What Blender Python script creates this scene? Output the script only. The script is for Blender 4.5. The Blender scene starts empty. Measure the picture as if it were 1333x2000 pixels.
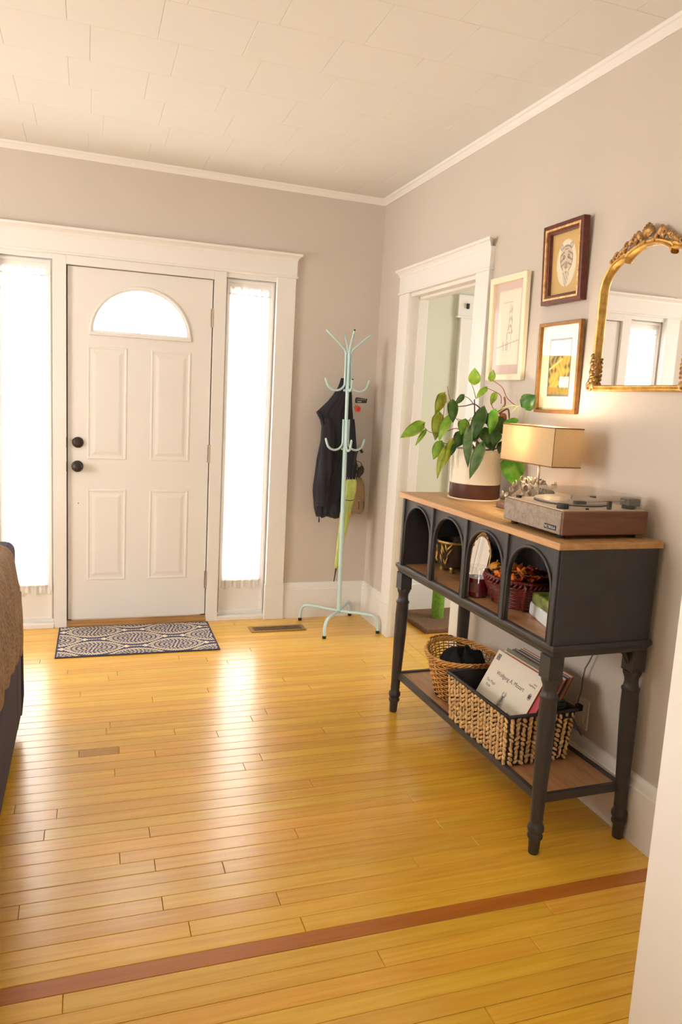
import bpy, bmesh, math, random
from mathutils import Vector, Matrix
random.seed(7)
SC = bpy.context.scene
COL = SC.collection
PI = math.pi

# ---------------------------------------------------------------- camera
CAMF = 1455.607
CAMC = Vector((-1.75095, -4.53623, 1.41968))
def cam_axes(yaw, pit, rol):
    cy, sy, cp, sp, cr, sr = math.cos(yaw), math.sin(yaw), math.cos(pit), math.sin(pit), math.cos(rol), math.sin(rol)
    f = Vector((sy*cp, cy*cp, sp)); r = Vector((cy, -sy, 0)); u = r.cross(f)
    return r*cr + u*sr, u*cr - r*sr, f
_r, _u, _f = cam_axes(0.332145852, -0.150105209, 0.0540045797)
cd = bpy.data.cameras.new('camera'); cam = bpy.data.objects.new('camera', cd); COL.objects.link(cam)
cam.matrix_world = Matrix(((_r.x, _u.x, -_f.x, CAMC.x), (_r.y, _u.y, -_f.y, CAMC.y), (_r.z, _u.z, -_f.z, CAMC.z), (0, 0, 0, 1)))
cd.sensor_fit = 'HORIZONTAL'; cd.sensor_width = 36.0; cd.lens = CAMF/1333*36; cd.clip_start = 0.02; cd.clip_end = 100
SC.camera = cam

# ---------------------------------------------------------------- sky, lamps, exposure
W = bpy.data.worlds.new('overcast_sky'); SC.world = W; W.use_nodes = True
bg = W.node_tree.nodes['Background']; bg.inputs[0].default_value = (1.0, 0.97, 0.93, 1); bg.inputs[1].default_value = 14.0
SC.view_settings.view_transform = 'Standard'; SC.view_settings.look = 'None'
SC.view_settings.gamma = 1.0; SC.view_settings.use_curve_mapping = False
SC.view_settings.exposure = -0.37
def area(name, loc, target, sx, sy, power, color):
    l = bpy.data.lights.new(name, 'AREA'); l.shape = 'RECTANGLE'; l.size = sx; l.size_y = sy; l.energy = power; l.color = color
    o = bpy.data.objects.new(name, l); COL.objects.link(o); o.location = loc
    o.rotation_euler = (Vector(target)-Vector(loc)).to_track_quat('-Z', 'Y').to_euler()
    return o
area('daylight_left_window', (-4.5, -1.9, 1.55), (-0.6, -1.7, 0.9), 1.3, 1.5, 57, (1.0, 0.93, 0.84))
area('daylight_rear_window', (-2.4, -7.2, 1.7), (-1.2, 0, 1.4), 1.3, 1.4, 6, (1.0, 0.90, 0.78))
area('ceiling_fill', (-2.2, -3.3, 2.60), (-2.2, -3.2, 0), 0.5, 0.5, 12, (1.0, 0.86, 0.70))  # warm interior fill added overhead, out of view; no fixture stands there
area('side_room_daylight', (2.3, -1.2, 1.5), (0, -1.0, 1.0), 0.6, 1.4, 22, (1.0, 0.97, 0.93))

# ---------------------------------------------------------------- materials
MATS = {}
def newmat(name):
    m = bpy.data.materials.new(name); m.use_nodes = True; nt = m.node_tree
    return m, nt, nt.nodes['Principled BSDF'], nt.nodes, nt.links
def s2l(c):
    return tuple((x/12.92 if x <= 0.04045 else ((x+0.055)/1.055)**2.4) for x in c)
def rgb(r, g, b):
    return s2l((r/255, g/255, b/255)) + (1,)
def mat(name, col, rough=0.5, metal=0.0, bump=0.0, bscale=200, var=0.0, vscale=20, coat=0.0, stretch=None, spec=0.5, trans=0, ior=1.45, sheen=0):
    if name in MATS: return MATS[name]
    m, nt, b, N, L = newmat(name)
    b.inputs['Base Color'].default_value = col; b.inputs['Roughness'].default_value = rough; b.inputs['Metallic'].default_value = metal
    b.inputs['Specular IOR Level'].default_value = spec; b.inputs['Coat Weight'].default_value = coat; b.inputs['Coat Roughness'].default_value = 0.15
    b.inputs['Transmission Weight'].default_value = trans; b.inputs['IOR'].default_value = ior; b.inputs['Sheen Weight'].default_value = sheen
    tc = N.new('ShaderNodeTexCoord'); mp = N.new('ShaderNodeMapping'); L.new(tc.outputs['Object'], mp.inputs[0])
    if stretch: mp.inputs['Scale'].default_value = stretch
    if var > 0:
        n = N.new('ShaderNodeTexNoise'); n.inputs['Scale'].default_value = vscale; n.inputs['Detail'].default_value = 6; L.new(mp.outputs[0], n.inputs['Vector'])
        r = N.new('ShaderNodeValToRGB'); L.new(n.outputs['Fac'], r.inputs[0])
        r.color_ramp.elements[0].position = 0.3; r.color_ramp.elements[1].position = 0.7
        r.color_ramp.elements[0].color = tuple(max(0, c*(1-var)) for c in col[:3])+(1,)
        r.color_ramp.elements[1].color = tuple(min(1, c*(1+var)) for c in col[:3])+(1,)
        L.new(r.outputs[0], b.inputs['Base Color'])
    if bump > 0:
        n2 = N.new('ShaderNodeTexNoise'); n2.inputs['Scale'].default_value = bscale; n2.inputs['Detail'].default_value = 3; L.new(mp.outputs[0], n2.inputs['Vector'])
        bp = N.new('ShaderNodeBump'); bp.inputs['Strength'].default_value = bump; bp.inputs['Distance'].default_value = 0.004
        L.new(n2.outputs['Fac'], bp.inputs['Height']); L.new(bp.outputs[0], b.inputs['Normal'])
    MATS[name] = m; return m

WALL = mat('greige_paint', (0.60, 0.532, 0.462, 1), 0.75, bump=0.05, bscale=120, var=0.015, vscale=3)
CEIL = mat('ceiling_white', (0.765, 0.750, 0.715, 1), 0.8, bump=0.06, bscale=90)
TRIM = mat('white_trim_paint', (0.80, 0.77, 0.73, 1), 0.38, bump=0.03, bscale=60)
DOORW = mat('door_white_paint', (0.78, 0.745, 0.70, 1), 0.42, bump=0.02, bscale=80)
GREEN = mat('pale_green_paint', (0.63, 0.63, 0.53, 1), 0.75, bump=0.03)
BLACKM = mat('console_black_paint', (0.040, 0.036, 0.035, 1), 0.42, bump=0.06, bscale=150, var=0.12, vscale=14)
DKIN = mat('console_inner_black', (0.028, 0.026, 0.026, 1), 0.6, bump=0.05)
DARK = mat('matte_black', (0.02, 0.02, 0.021, 1), 0.55)
BRONZE = mat('oil_rubbed_bronze', (0.055, 0.042, 0.036, 1), 0.38, metal=0.7)
HINGE = mat('painted_hinge_metal', (0.42, 0.33, 0.25, 1), 0.4, metal=0.6)
BRASS = mat('antique_brass', (0.42, 0.26, 0.10, 1), 0.35, metal=0.8)
MINT = mat('mint_enamel', rgb(190, 216, 216), 0.28, spec=0.6)
RUB = mat('black_rubber', (0.015, 0.015, 0.015, 1), 0.6)
GOLD = mat('gilt_gold', (0.60, 0.36, 0.10, 1), 0.38, metal=0.75, bump=0.25, bscale=90, var=0.3, vscale=40)
GOLDL = mat('gilt_gold_worn', (0.42, 0.24, 0.09, 1), 0.42, metal=0.65, bump=0.3, bscale=140, var=0.45, vscale=60)
MAHOG = mat('mahogany_frame_wood', rgb(98, 48, 34), 0.35, var=0.25, vscale=12, stretch=(1, 1, 6))
CREAMF = mat('cream_frame_paint', rgb(240, 226, 196), 0.45)
COPPER = mat('brass_toned_frame', rgb(150, 105, 55), 0.38, metal=0.35, var=0.2, vscale=40)
LINEN = None

def woodmat(name, c1, c2, c3, rough=0.4, scale=(2, 22, 22), coat=0.0, rand=0.0, rot=0.0):
    m, nt, b, N, L = newmat(name)
    tc = N.new('ShaderNodeTexCoord'); mp = N.new('ShaderNodeMapping'); mp.inputs['Scale'].default_value = scale; mp.inputs['Rotation'].default_value = (0, 0, rot)
    L.new(tc.outputs['Object'], mp.inputs[0])
    oi = N.new('ShaderNodeObjectInfo')
    ad = N.new('ShaderNodeVectorMath'); ad.operation = 'ADD'
    sc = N.new('ShaderNodeMath'); sc.operation = 'MULTIPLY'; sc.inputs[1].default_value = 37.0; L.new(oi.outputs['Random'], sc.inputs[0])
    L.new(mp.outputs[0], ad.inputs[0]); L.new(sc.outputs[0], ad.inputs[1])
    n = N.new('ShaderNodeTexNoise'); n.inputs['Scale'].default_value = 2.2; n.inputs['Detail'].default_value = 7; n.inputs['Roughness'].default_value = 0.6; n.inputs['Distortion'].default_value = 0.6
    L.new(ad.outputs[0], n.inputs['Vector'])
    r = N.new('ShaderNodeValToRGB'); e = r.color_ramp.elements
    e[0].position = 0.28; e[0].color = c1; e[1].position = 0.72; e[1].color = c3
    k = e.new(0.5); k.color = c2
    L.new(n.outputs['Fac'], r.inputs[0])
    last = r.outputs[0]
    if rand > 0:
        hs = N.new('ShaderNodeHueSaturation')
        mr = N.new('ShaderNodeMapRange'); mr.inputs[3].default_value = 1-rand; mr.inputs[4].default_value = 1+rand*0.7
        pw = N.new('ShaderNodeMath'); pw.operation = 'POWER'; pw.inputs[1].default_value = 0.7; L.new(oi.outputs['Random'], pw.inputs[0])
        L.new(pw.outputs[0], mr.inputs[0]); L.new(mr.outputs[0], hs.inputs['Value']); L.new(last, hs.inputs['Color'])
        m3 = N.new('ShaderNodeMapRange'); m3.inputs[3].default_value = 0.492; m3.inputs[4].default_value = 0.505
        m4 = N.new('ShaderNodeMath'); m4.operation = 'FRACT'; m5 = N.new('ShaderNodeMath'); m5.operation = 'MULTIPLY'; m5.inputs[1].default_value = 7.3
        L.new(oi.outputs['Random'], m5.inputs[0]); L.new(m5.outputs[0], m4.inputs[0]); L.new(m4.outputs[0], m3.inputs[0]); L.new(m3.outputs[0], hs.inputs['Hue'])
        last = hs.outputs[0]
    L.new(last, b.inputs['Base Color'])
    b.inputs['Roughness'].default_value = rough; b.inputs['Coat Weight'].default_value = coat; b.inputs['Coat Roughness'].default_value = 0.22
    bp = N.new('ShaderNodeBump'); bp.inputs['Strength'].default_value = 0.06; bp.inputs['Distance'].default_value = 0.002
    L.new(n.outputs['Fac'], bp.inputs['Height']); L.new(bp.outputs[0], b.inputs['Normal'])
    MATS[name] = m; return m
FLOORM = woodmat('maple_floor_wood', (0.65, 0.335, 0.026, 1), (0.745, 0.415, 0.038, 1), (0.80, 0.475, 0.056, 1), 0.27, (1.2, 26, 26), coat=0.65, rand=0.09)
FLOORD = woodmat('dark_border_strip_wood', (0.36, 0.11, 0.012, 1), (0.44, 0.14, 0.016, 1), (0.50, 0.17, 0.022, 1), 0.3, (1.2, 26, 26), coat=0.3)
FLOORB = woodmat('brown_plank_wood', (0.44, 0.20, 0.02, 1), (0.50, 0.24, 0.03, 1), (0.56, 0.28, 0.04, 1), 0.3, (1.2, 26, 26), coat=0.3)
THRESH = woodmat('threshold_wood', (0.22, 0.10, 0.03, 1), (0.34, 0.17, 0.05, 1), (0.45, 0.25, 0.08, 1), 0.35, (2, 30, 30))
TOPW = woodmat('console_top_wood', (0.30, 0.165, 0.055, 1), (0.42, 0.25, 0.095, 1), (0.52, 0.33, 0.14, 1), 0.42, (22, 1.6, 22), rand=0.05)
TOPE = woodmat('console_edge_wood', (0.42, 0.21, 0.075, 1), (0.52, 0.275, 0.105, 1), (0.60, 0.345, 0.145, 1), 0.4, (12, 1.6, 22), rand=0.05)
SHELFW = woodmat('shelf_wood', (0.30, 0.14, 0.065, 1), (0.42, 0.215, 0.10, 1), (0.50, 0.28, 0.14, 1), 0.38, (20, 2.2, 20))
WALNUT = woodmat('walnut_veneer', (0.12, 0.042, 0.02, 1), (0.17, 0.062, 0.03, 1), (0.21, 0.085, 0.04, 1), 0.35, (3, 20, 20))
MDARK = woodmat('small_wood_base', (0.10, 0.05, 0.03, 1), (0.15, 0.08, 0.045, 1), (0.2, 0.11, 0.06, 1), 0.5)

def glassmat(name, tint=(1, 1, 1, 1), ior=1.5, amount=1.0, rough=0.02):
    m, nt, b, N, L = newmat(name); N.remove(b)
    t = N.new('ShaderNodeBsdfTransparent'); t.inputs[0].default_value = tint
    g = N.new('ShaderNodeBsdfGlossy'); g.inputs['Roughness'].default_value = rough
    f = N.new('ShaderNodeFresnel'); ge = N.new('ShaderNodeNewGeometry'); mr = N.new('ShaderNodeMapRange')   # same reflectance on both sides of a thin pane
    mr.inputs[3].default_value = ior; mr.inputs[4].default_value = 1/ior; L.new(ge.outputs['Backfacing'], mr.inputs[0]); L.new(mr.outputs[0], f.inputs['IOR'])
    mm = N.new('ShaderNodeMath'); mm.operation = 'MULTIPLY'; mm.inputs[1].default_value = amount; L.new(f.outputs[0], mm.inputs[0])
    mx = N.new('ShaderNodeMixShader'); L.new(mm.outputs[0], mx.inputs[0]); L.new(t.outputs[0], mx.inputs[1]); L.new(g.outputs[0], mx.inputs[2])
    L.new(mx.outputs[0], N['Material Output'].inputs[0]); MATS[name] = m; return m
GLASS = glassmat('clear_glass'); PICGL = glassmat('picture_glass', amount=0.42); ACRYL = glassmat('clear_acrylic', (0.985, 0.985, 0.98, 1), 1.45, 1.0, 0.03)
def mirrormat():
    m, nt, b, N, L = newmat('mirror_glass')
    b.inputs['Base Color'].default_value = (0.9, 0.9, 0.89, 1); b.inputs['Metallic'].default_value = 1; b.inputs['Roughness'].default_value = 0.01
    return m
MIRROR = mirrormat()
def clothmat(name, col, tr, transp, fold=0):
    m, nt, b, N, L = newmat(name); N.remove(b)
    d = N.new('ShaderNodeBsdfDiffuse'); d.inputs[0].default_value = col
    t = N.new('ShaderNodeBsdfTranslucent'); t.inputs[0].default_value = col
    x = N.new('ShaderNodeMixShader'); x.inputs[0].default_value = tr; L.new(d.outputs[0], x.inputs[1]); L.new(t.outputs[0], x.inputs[2])
    tp = N.new('ShaderNodeBsdfTransparent'); y = N.new('ShaderNodeMixShader'); y.inputs[0].default_value = transp
    L.new(x.outputs[0], y.inputs[1]); L.new(tp.outputs[0], y.inputs[2]); L.new(y.outputs[0], N['Material Output'].inputs[0])
    MATS[name] = m; return m
SHEER = clothmat('sheer_white_voile', (0.92, 0.91, 0.90, 1), 0.55, 0.25)
def shademat():
    m, nt, b, N, L = newmat('linen_lampshade'); 
    tc = N.new('ShaderNodeTexCoord'); w = N.new('ShaderNodeTexNoise'); w.inputs['Scale'].default_value = 30
    mp = N.new('ShaderNodeMapping'); mp.inputs['Scale'].default_value = (2, 2, 22); L.new(tc.outputs['Object'], mp.inputs[0]); L.new(mp.outputs[0], w.inputs['Vector'])
    r = N.new('ShaderNodeValToRGB'); r.color_ramp.elements[0].color = (0.60, 0.46, 0.27, 1); r.color_ramp.elements[1].color = (0.76, 0.61, 0.40, 1); L.new(w.outputs['Fac'], r.inputs[0])
    N.remove(b)
    d = N.new('ShaderNodeBsdfDiffuse'); t = N.new('ShaderNodeBsdfTranslucent'); L.new(r.outputs[0], d.inputs[0]); L.new(r.outputs[0], t.inputs[0])
    x = N.new('ShaderNodeMixShader'); x.inputs[0].default_value = 0.30; L.new(d.outputs[0], x.inputs[1]); L.new(t.outputs[0], x.inputs[2])
    L.new(x.outputs[0], N['Material Output'].inputs[0]); return m
LINEN = shademat()
def vcmat(name='printed_surface', rough=0.6, bump=0.0):
    m, nt, b, N, L = newmat(name); a = N.new('ShaderNodeAttribute'); a.attribute_name = 'Col'
    L.new(a.outputs['Color'], b.inputs['Base Color']); b.inputs['Roughness'].default_value = rough
    if bump:
        tc = N.new('ShaderNodeTexCoord'); n2 = N.new('ShaderNodeTexNoise'); n2.inputs['Scale'].default_value = 600; L.new(tc.outputs['Object'], n2.inputs['Vector'])
        bp = N.new('ShaderNodeBump'); bp.inputs['Strength'].default_value = bump; bp.inputs['Distance'].default_value = 0.003; L.new(n2.outputs['Fac'], bp.inputs['Height']); L.new(bp.outputs[0], b.inputs['Normal'])
    MATS[name] = m; return m
PRINT = vcmat(); PILE = vcmat('rug_pile', 0.9, 0.5)
def weavemat(name, c1, c2, sc, rough=0.9, strength=0.5, kind='v'):
    m, nt, b, N, L = newmat(name); tc = N.new('ShaderNodeTexCoord')
    v = N.new('ShaderNodeTexVoronoi'); v.inputs['Scale'].default_value = sc; L.new(tc.outputs['Object'], v.inputs['Vector'])
    r = N.new('ShaderNodeValToRGB'); r.color_ramp.elements[0].color = c2; r.color_ramp.elements[1].color = c1; r.color_ramp.elements[1].position = 0.6
    L.new(v.outputs['Distance'], r.inputs[0])
    n = N.new('ShaderNodeTexNoise'); n.inputs['Scale'].default_value = sc*0.15; L.new(tc.outputs['Object'], n.inputs['Vector'])
    mx = N.new('ShaderNodeMix'); mx.data_type = 'RGBA'; L.new(n.outputs['Fac'], mx.inputs[0]); L.new(r.outputs[0], mx.inputs[6]); mx.inputs[7].default_value = c2
    L.new(mx.outputs[2], b.inputs['Base Color']); b.inputs['Roughness'].default_value = rough
    bp = N.new('ShaderNodeBump'); bp.inputs['Strength'].default_value = strength; bp.inputs['Distance'].default_value = 0.004; bp.invert = True
    L.new(v.outputs['Distance'], bp.inputs['Height']); L.new(bp.outputs[0], b.inputs['Normal']); MATS[name] = m; return m
SOFA = weavemat('slate_purple_upholstery', (0.060, 0.052, 0.085, 1), (0.085, 0.072, 0.115, 1), 320)
THROW = weavemat('brown_knit_wool', (0.16, 0.085, 0.045, 1), (0.44, 0.30, 0.19, 1), 75, strength=1.0)
GRILLE = weavemat('tweed_grille_cloth', (0.12, 0.085, 0.065, 1), (0.50, 0.41, 0.33, 1), 420)
WICK = mat('honey_wicker', rgb(206, 150, 78), 0.5, var=0.3, vscale=30, bump=0.2)
WICKD = mat('dark_wicker_rod', rgb(140, 78, 28), 0.5, var=0.3, vscale=30)
HYA = mat('woven_seagrass', rgb(214, 176, 122), 0.6, var=0.35, vscale=45, bump=0.3, bscale=300)
HYAD = mat('dark_basket_core', (0.022, 0.017, 0.016, 1), 0.6)
MAROON = mat('maroon_stained_willow', rgb(96, 30, 26), 0.32, var=0.3, vscale=30)
POTW = mat('cream_ceramic', rgb(232, 220, 196), 0.5)
POTB = mat('brown_glaze_band', rgb(84, 50, 38), 0.4, metal=0.25, var=0.15, vscale=12)
NAVY = mat('charcoal_navy_fabric', (0.017, 0.0165, 0.023, 1), 0.85, bump=0.3, bscale=250, var=0.3, vscale=8, sheen=0.05)
KHAKI = mat('khaki_canvas', rgb(158, 130, 96), 0.85, bump=0.2, bscale=250, var=0.1)
LIME = mat('lime_nylon', rgb(196, 208, 118), 0.55, var=0.15, vscale=14)
SHELLM = mat('grey_beige_shell', rgb(152, 134, 112), 0.4, var=0.5, vscale=50)
SOIL = mat('dark_soil_bark', (0.05, 0.025, 0.012, 1), 0.95, bump=1.0, bscale=120, var=0.5, vscale=60)
CARPB = mat('brown_carpet', rgb(120, 88, 66), 1.0, bump=1.0, bscale=300, var=0.25, vscale=60)
CARPG = mat('green_carpet', rgb(118, 160, 58), 1.0, bump=1.0, bscale=300, var=0.25, vscale=80)
PAPER = mat('cream_paper', rgb(238, 228, 208), 0.7)
INK = mat('grey_ink', (0.10, 0.09, 0.09, 1), 0.8)
SILVER = mat('silver_print', (0.6, 0.58, 0.55, 1), 0.35, metal=0.6)
SOAPW = mat('white_wrapped_paper', rgb(222, 226, 228), 0.3, var=0.08, vscale=20)
SOAPG = mat('green_marbled_bar', rgb(128, 140, 66), 0.3, var=0.7, vscale=25)
WAX = mat('burgundy_wax', rgb(92, 10, 22), 0.25)
BARK = mat('brown_root', rgb(150, 96, 56), 0.8, var=0.2)
GOLDP = mat('gold_leaf_pattern', (0.34, 0.20, 0.05, 1), 0.35, metal=0.5, var=0.9, vscale=22, bump=0.6, bscale=40)
PORC = mat('white_plastic', rgb(236, 224, 206), 0.4)
PLATTER = mat('grey_platter_metal', (0.42, 0.39, 0.36, 1), 0.35, metal=0.6)
TTOP = mat('turntable_deck_beige', rgb(196, 180, 158), 0.45)
REDP = mat('red_plastic_tag', rgb(205, 60, 50), 0.35)
YELP = mat('yellow_cord', rgb(225, 165, 50), 0.5)
CORD = mat('grey_cable', rgb(112, 98, 80), 0.5)

# ---------------------------------------------------------------- helpers
class MB:
    def __init__(s): s.v = []; s.f = []
    def add(s, vs, fs):
        o = len(s.v); s.v += [tuple(p) for p in vs]; s.f += [tuple(i+o for i in f) for f in fs]; return s
    def box(s, lo, hi, M=None):
        x0, y0, z0 = lo; x1, y1, z1 = hi
        if x0 > x1: x0, x1 = x1, x0
        if y0 > y1: y0, y1 = y1, y0
        if z0 > z1: z0, z1 = z1, z0
        vs = [Vector(p) for p in ((x0, y0, z0), (x1, y0, z0), (x1, y1, z0), (x0, y1, z0), (x0, y0, z1), (x1, y0, z1), (x1, y1, z1), (x0, y1, z1))]
        if M: vs = [M @ p for p in vs]
        return s.add(vs, [(0, 3, 2, 1), (4, 5, 6, 7), (0, 1, 5, 4), (1, 2, 6, 5), (2, 3, 7, 6), (3, 0, 4, 7)])
    def lathe(s, prof, c=(0, 0, 0), n=24, axis='z', sx=1, sy=1, cap=True, M=None):
        vs = []; fs = []
        for r, h in prof:
            for i in range(n):
                a = 2*PI*i/n; p = (r*sx*math.cos(a), r*sy*math.sin(a), h)
                if axis == 'y': p = (p[0], -p[2], p[1])
                if axis == 'x': p = (p[2], p[0], p[1])
                p = Vector((p[0]+c[0], p[1]+c[1], p[2]+c[2]))
                vs.append(M @ p if M else p)
        for j in range(len(prof)-1):
            for i in range(n):
                fs.append((j*n+i, j*n+(i+1) % n, (j+1)*n+(i+1) % n, (j+1)*n+i))
        if cap:
            fs.append(tuple(reversed(range(n)))); fs.append(tuple(range((len(prof)-1)*n, len(prof)*n)))
        return s.add(vs, fs)
    def tube(s, pts, r, n=8, closed=False, cap=True, flat=1.0):
        pts = [Vector(p) for p in pts]; m = len(pts)
        rs = r if isinstance(r, (list, tuple)) else [r]*m
        vs = []; fs = []; up = None
        for i in range(m):
            if closed: t = pts[(i+1) % m]-pts[i-1]
            else: t = pts[min(i+1, m-1)]-pts[max(i-1, 0)]
            if t.length < 1e-9: t = Vector((0, 0, 1))
            t.normalize()
            if up is None:
                up = Vector((0, 0, 1)) if abs(t.z) < 0.9 else Vector((1, 0, 0))
            up = (up - t*up.dot(t))
            if up.length < 1e-6: up = Vector((0, 1, 0)) - t*t.y
            up.normalize(); sd = t.cross(up)
            for k in range(n):
                a = 2*PI*k/n; vs.append(pts[i] + (up*math.cos(a)*flat + sd*math.sin(a))*rs[i])
        for i in range(m if closed else m-1):
            j = (i+1) % m
            for k in range(n): fs.append((i*n+k, i*n+(k+1) % n, j*n+(k+1) % n, j*n+k))
        if cap and not closed:
            fs.append(tuple(reversed(range(n)))); fs.append(tuple(range((m-1)*n, m*n)))
        return s.add(vs, fs)
    def loft(s, rings, cap=True, closed=True):
        n = len(rings[0]); vs = [Vector(p) for r in rings for p in r]; fs = []
        for j in range(len(rings)-1):
            for i in range(n if closed else n-1):
                fs.append((j*n+i, j*n+(i+1) % n, (j+1)*n+(i+1) % n, (j+1)*n+i))
        if cap and closed: fs.append(tuple(reversed(range(n)))); fs.append(tuple(range((len(rings)-1)*n, len(rings)*n)))
        return s.add(vs, fs)
    def ell(s, c, r, n=8, m=6, M=None):
        vs = []; fs = []
        for j in range(1, m):
            b = PI*j/m
            for i in range(n):
                a = 2*PI*i/n; p = Vector((r[0]*math.sin(b)*math.cos(a), r[1]*math.sin(b)*math.sin(a), r[2]*math.cos(b)))
                vs.append((M @ p if M else p)+Vector(c))
        t = Vector((0, 0, r[2])); bt = -t
        vs.append((M @ t if M else t)+Vector(c)); vs.append((M @ bt if M else bt)+Vector(c)); T = len(vs)-2
        for j in range(m-2):
            for i in range(n): fs.append((j*n+i, (j+1)*n+i, (j+1)*n+(i+1) % n, j*n+(i+1) % n))
        for i in range(n): fs.append((T, i, (i+1) % n)); fs.append((T+1, (m-2)*n+(i+1) % n, (m-2)*n+i))
        return s.add(vs, fs)
    def plate(s, outer, holes, fn, t0, t1):
        """outline with holes in 2-D, given thickness from t0 to t1; fn(a, b, t) -> point"""
        bm = bmesh.new(); loops = [outer]+holes; allv = []
        for lp in loops:
            vs = [bm.verts.new((a, b, 0)) for a, b in lp]; allv.append(vs)
            for i in range(len(vs)): bm.edges.new((vs[i], vs[(i+1) % len(vs)]))
        bmesh.ops.triangle_fill(bm, use_beauty=True, use_dissolve=False, edges=bm.edges[:])
        bm.verts.index_update(); P = [(v.co.x, v.co.y) for v in bm.verts]; n = len(P)
        F = [tuple(v.index for v in f.verts) for f in bm.faces]
        L_ = [[v.index for v in vs] for vs in allv]; bm.free()
        vs = [fn(a, b, t0) for a, b in P]+[fn(a, b, t1) for a, b in P]
        fs = list(F)+[tuple(reversed([i+n for i in f])) for f in F]
        for lp in L_:
            for i in range(len(lp)):
                a, b = lp[i], lp[(i+1) % len(lp)]; fs.append((a, b, b+n, a+n))
        return s.add(vs, fs)
    def build(s, name, m, parent=None, smooth=False, bevel=0, seg=2, recalc=True):
        me = bpy.data.meshes.new(name); me.from_pydata([tuple(p) for p in s.v], [], s.f); me.update()
        if recalc:
            bm = bmesh.new(); bm.from_mesh(me); bmesh.ops.recalc_face_normals(bm, faces=bm.faces[:]); bm.to_mesh(me); bm.free()
        o = bpy.data.objects.new(name, me); COL.objects.link(o); me.materials.append(m)
        if smooth:
            for p in me.polygons: p.use_smooth = True
            if smooth == 'auto':
                md = o.modifiers.new('edge', 'EDGE_SPLIT'); md.split_angle = math.radians(40)
        if bevel:
            b = o.modifiers.new('bevel', 'BEVEL'); b.width = bevel; b.segments = seg; b.limit_method = 'ANGLE'; b.angle_limit = math.radians(35)
        if parent: o.parent = parent
        return o
def thing(name, label, cat, loc=(0, 0, 0), rotz=0.0, group=None, rot=None):
    o = bpy.data.objects.new(name, None); COL.objects.link(o); o.empty_display_size = 0.05
    o.location = loc; o.rotation_euler = rot if rot else (0, 0, rotz)
    tag(o, label, cat, group); return o
def tag(o, label=None, cat=None, group=None, kind=None):
    if label: o['label'] = label
    if cat: o['category'] = cat
    if group: o['group'] = group
    if kind: o['kind'] = kind
    return o
def struct(name, label, cat, parent_mesh=None):
    if parent_mesh is None:
        o = bpy.data.objects.new(name, None); COL.objects.link(o)
    else: o = parent_mesh
    return tag(o, label, cat, kind='structure')
def bx(name, m, lo, hi, parent=None, bevel=0.0, seg=2, M=None):
    return MB().box(lo, hi, M).build(name, m, parent, bevel=bevel, seg=seg)
def hang(o, ch): ch.parent = o; return ch
def arch(cx, w, z0, zs, n=20, top=None):
    """arched outline, starts bottom-left, elliptical head from spring height zs up to top"""
    r = w/2; h = (top-zs) if top else r
    return [(cx-r, z0), (cx+r, z0)]+[(cx+r*math.cos(PI*i/n), zs+h*math.sin(PI*i/n)) for i in range(n+1)]
def rect(x0, z0, x1, z1): return [(x0, z0), (x1, z0), (x1, z1), (x0, z1)]
XZ = lambda a, b, t: (a, t, b)
YZ = lambda a, b, t: (t, a, b)
def printed(name, w, h, nx, ny, fn, parent, place, m=None, zfn=None):
    """flat print: a grid whose colour attribute is the printed picture. fn(u, v) -> linear rgb, u right, v up; place(a, b, t) -> point"""
    vs = []; cols = []; fs = []
    for j in range(ny+1):
        for i in range(nx+1):
            u, v = i/nx, j/ny; vs.append(place(u*w, v*h, zfn(u, v) if zfn else 0)); cols.append(tuple(fn(u, v))+(1,))
    for j in range(ny):
        for i in range(nx): a = j*(nx+1)+i; fs.append((a, a+1, a+nx+2, a+nx+1))
    me = bpy.data.meshes.new(name); me.from_pydata(vs, [], fs)
    ca = me.color_attributes.new('Col', 'FLOAT_COLOR', 'POINT'); ca.data.foreach_set('color', [c for k in cols for c in k])
    me.materials.append(m or PRINT); o = bpy.data.objects.new(name, me); COL.objects.link(o)
    if parent: o.parent = parent
    return o
def text(name, s, size, m, parent, M, ext=0.0004, align='LEFT'):
    c = bpy.data.curves.new(name, 'FONT'); c.body = s; c.size = size; c.extrude = ext; c.align_x = align; c.resolution_u = 3
    t = bpy.data.objects.new(name, c); me = bpy.data.meshes.new_from_object(t); bpy.data.objects.remove(t)
    me.name = name; me.transform(M); me.materials.clear(); me.materials.append(m)
    o = bpy.data.objects.new(name, me); COL.objects.link(o); o.parent = parent; return o

# ================================================================ THE ROOM
XL, YF = -4.6, -7.5           # left wall, front wall
ZC = lambda x: 2.652 - 0.0073*x   # the old ceiling runs slightly out of level
# ---- walls
w = MB()
w.box((XL, 0, 0), (-2.30, 0.15, 2.8)).box((-0.61, 0, 0), (0.1, 0.15, 2.8)).box((-2.30, 0, 2.10), (-0.61, 0.15, 2.8))
struct('wall_back', 'greige painted wall around the front door', 'wall', w.build('wall_back', WALL))
w = MB()
w.box((0, -0.44, 0), (0.1, 0.0, 2.8)).box((0, -3.62, 0), (0.1, -1.35, 2.8)).box((0, -1.35, 2.03), (0.1, -0.44, 2.8))
w.box((0, YF, 0), (0.1, -3.62, 2.8))
struct('wall_right', 'greige painted wall with the framed pictures and arched mirror', 'wall', w.build('wall_right', WALL))
w = MB()
w.box((XL-.15, YF, 0), (XL, -2.6, 2.8)).box((XL-.15, -1.2, 0), (XL, 0.15, 2.8)).box((XL-.15, -2.6, 0), (XL, -1.2, 0.75)).box((XL-.15, -2.6, 2.35), (XL, -1.2, 2.8))
struct('wall_left', 'greige wall with a wide window, out of frame to the left', 'wall', w.build('wall_left', WALL))
w = MB()
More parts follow.
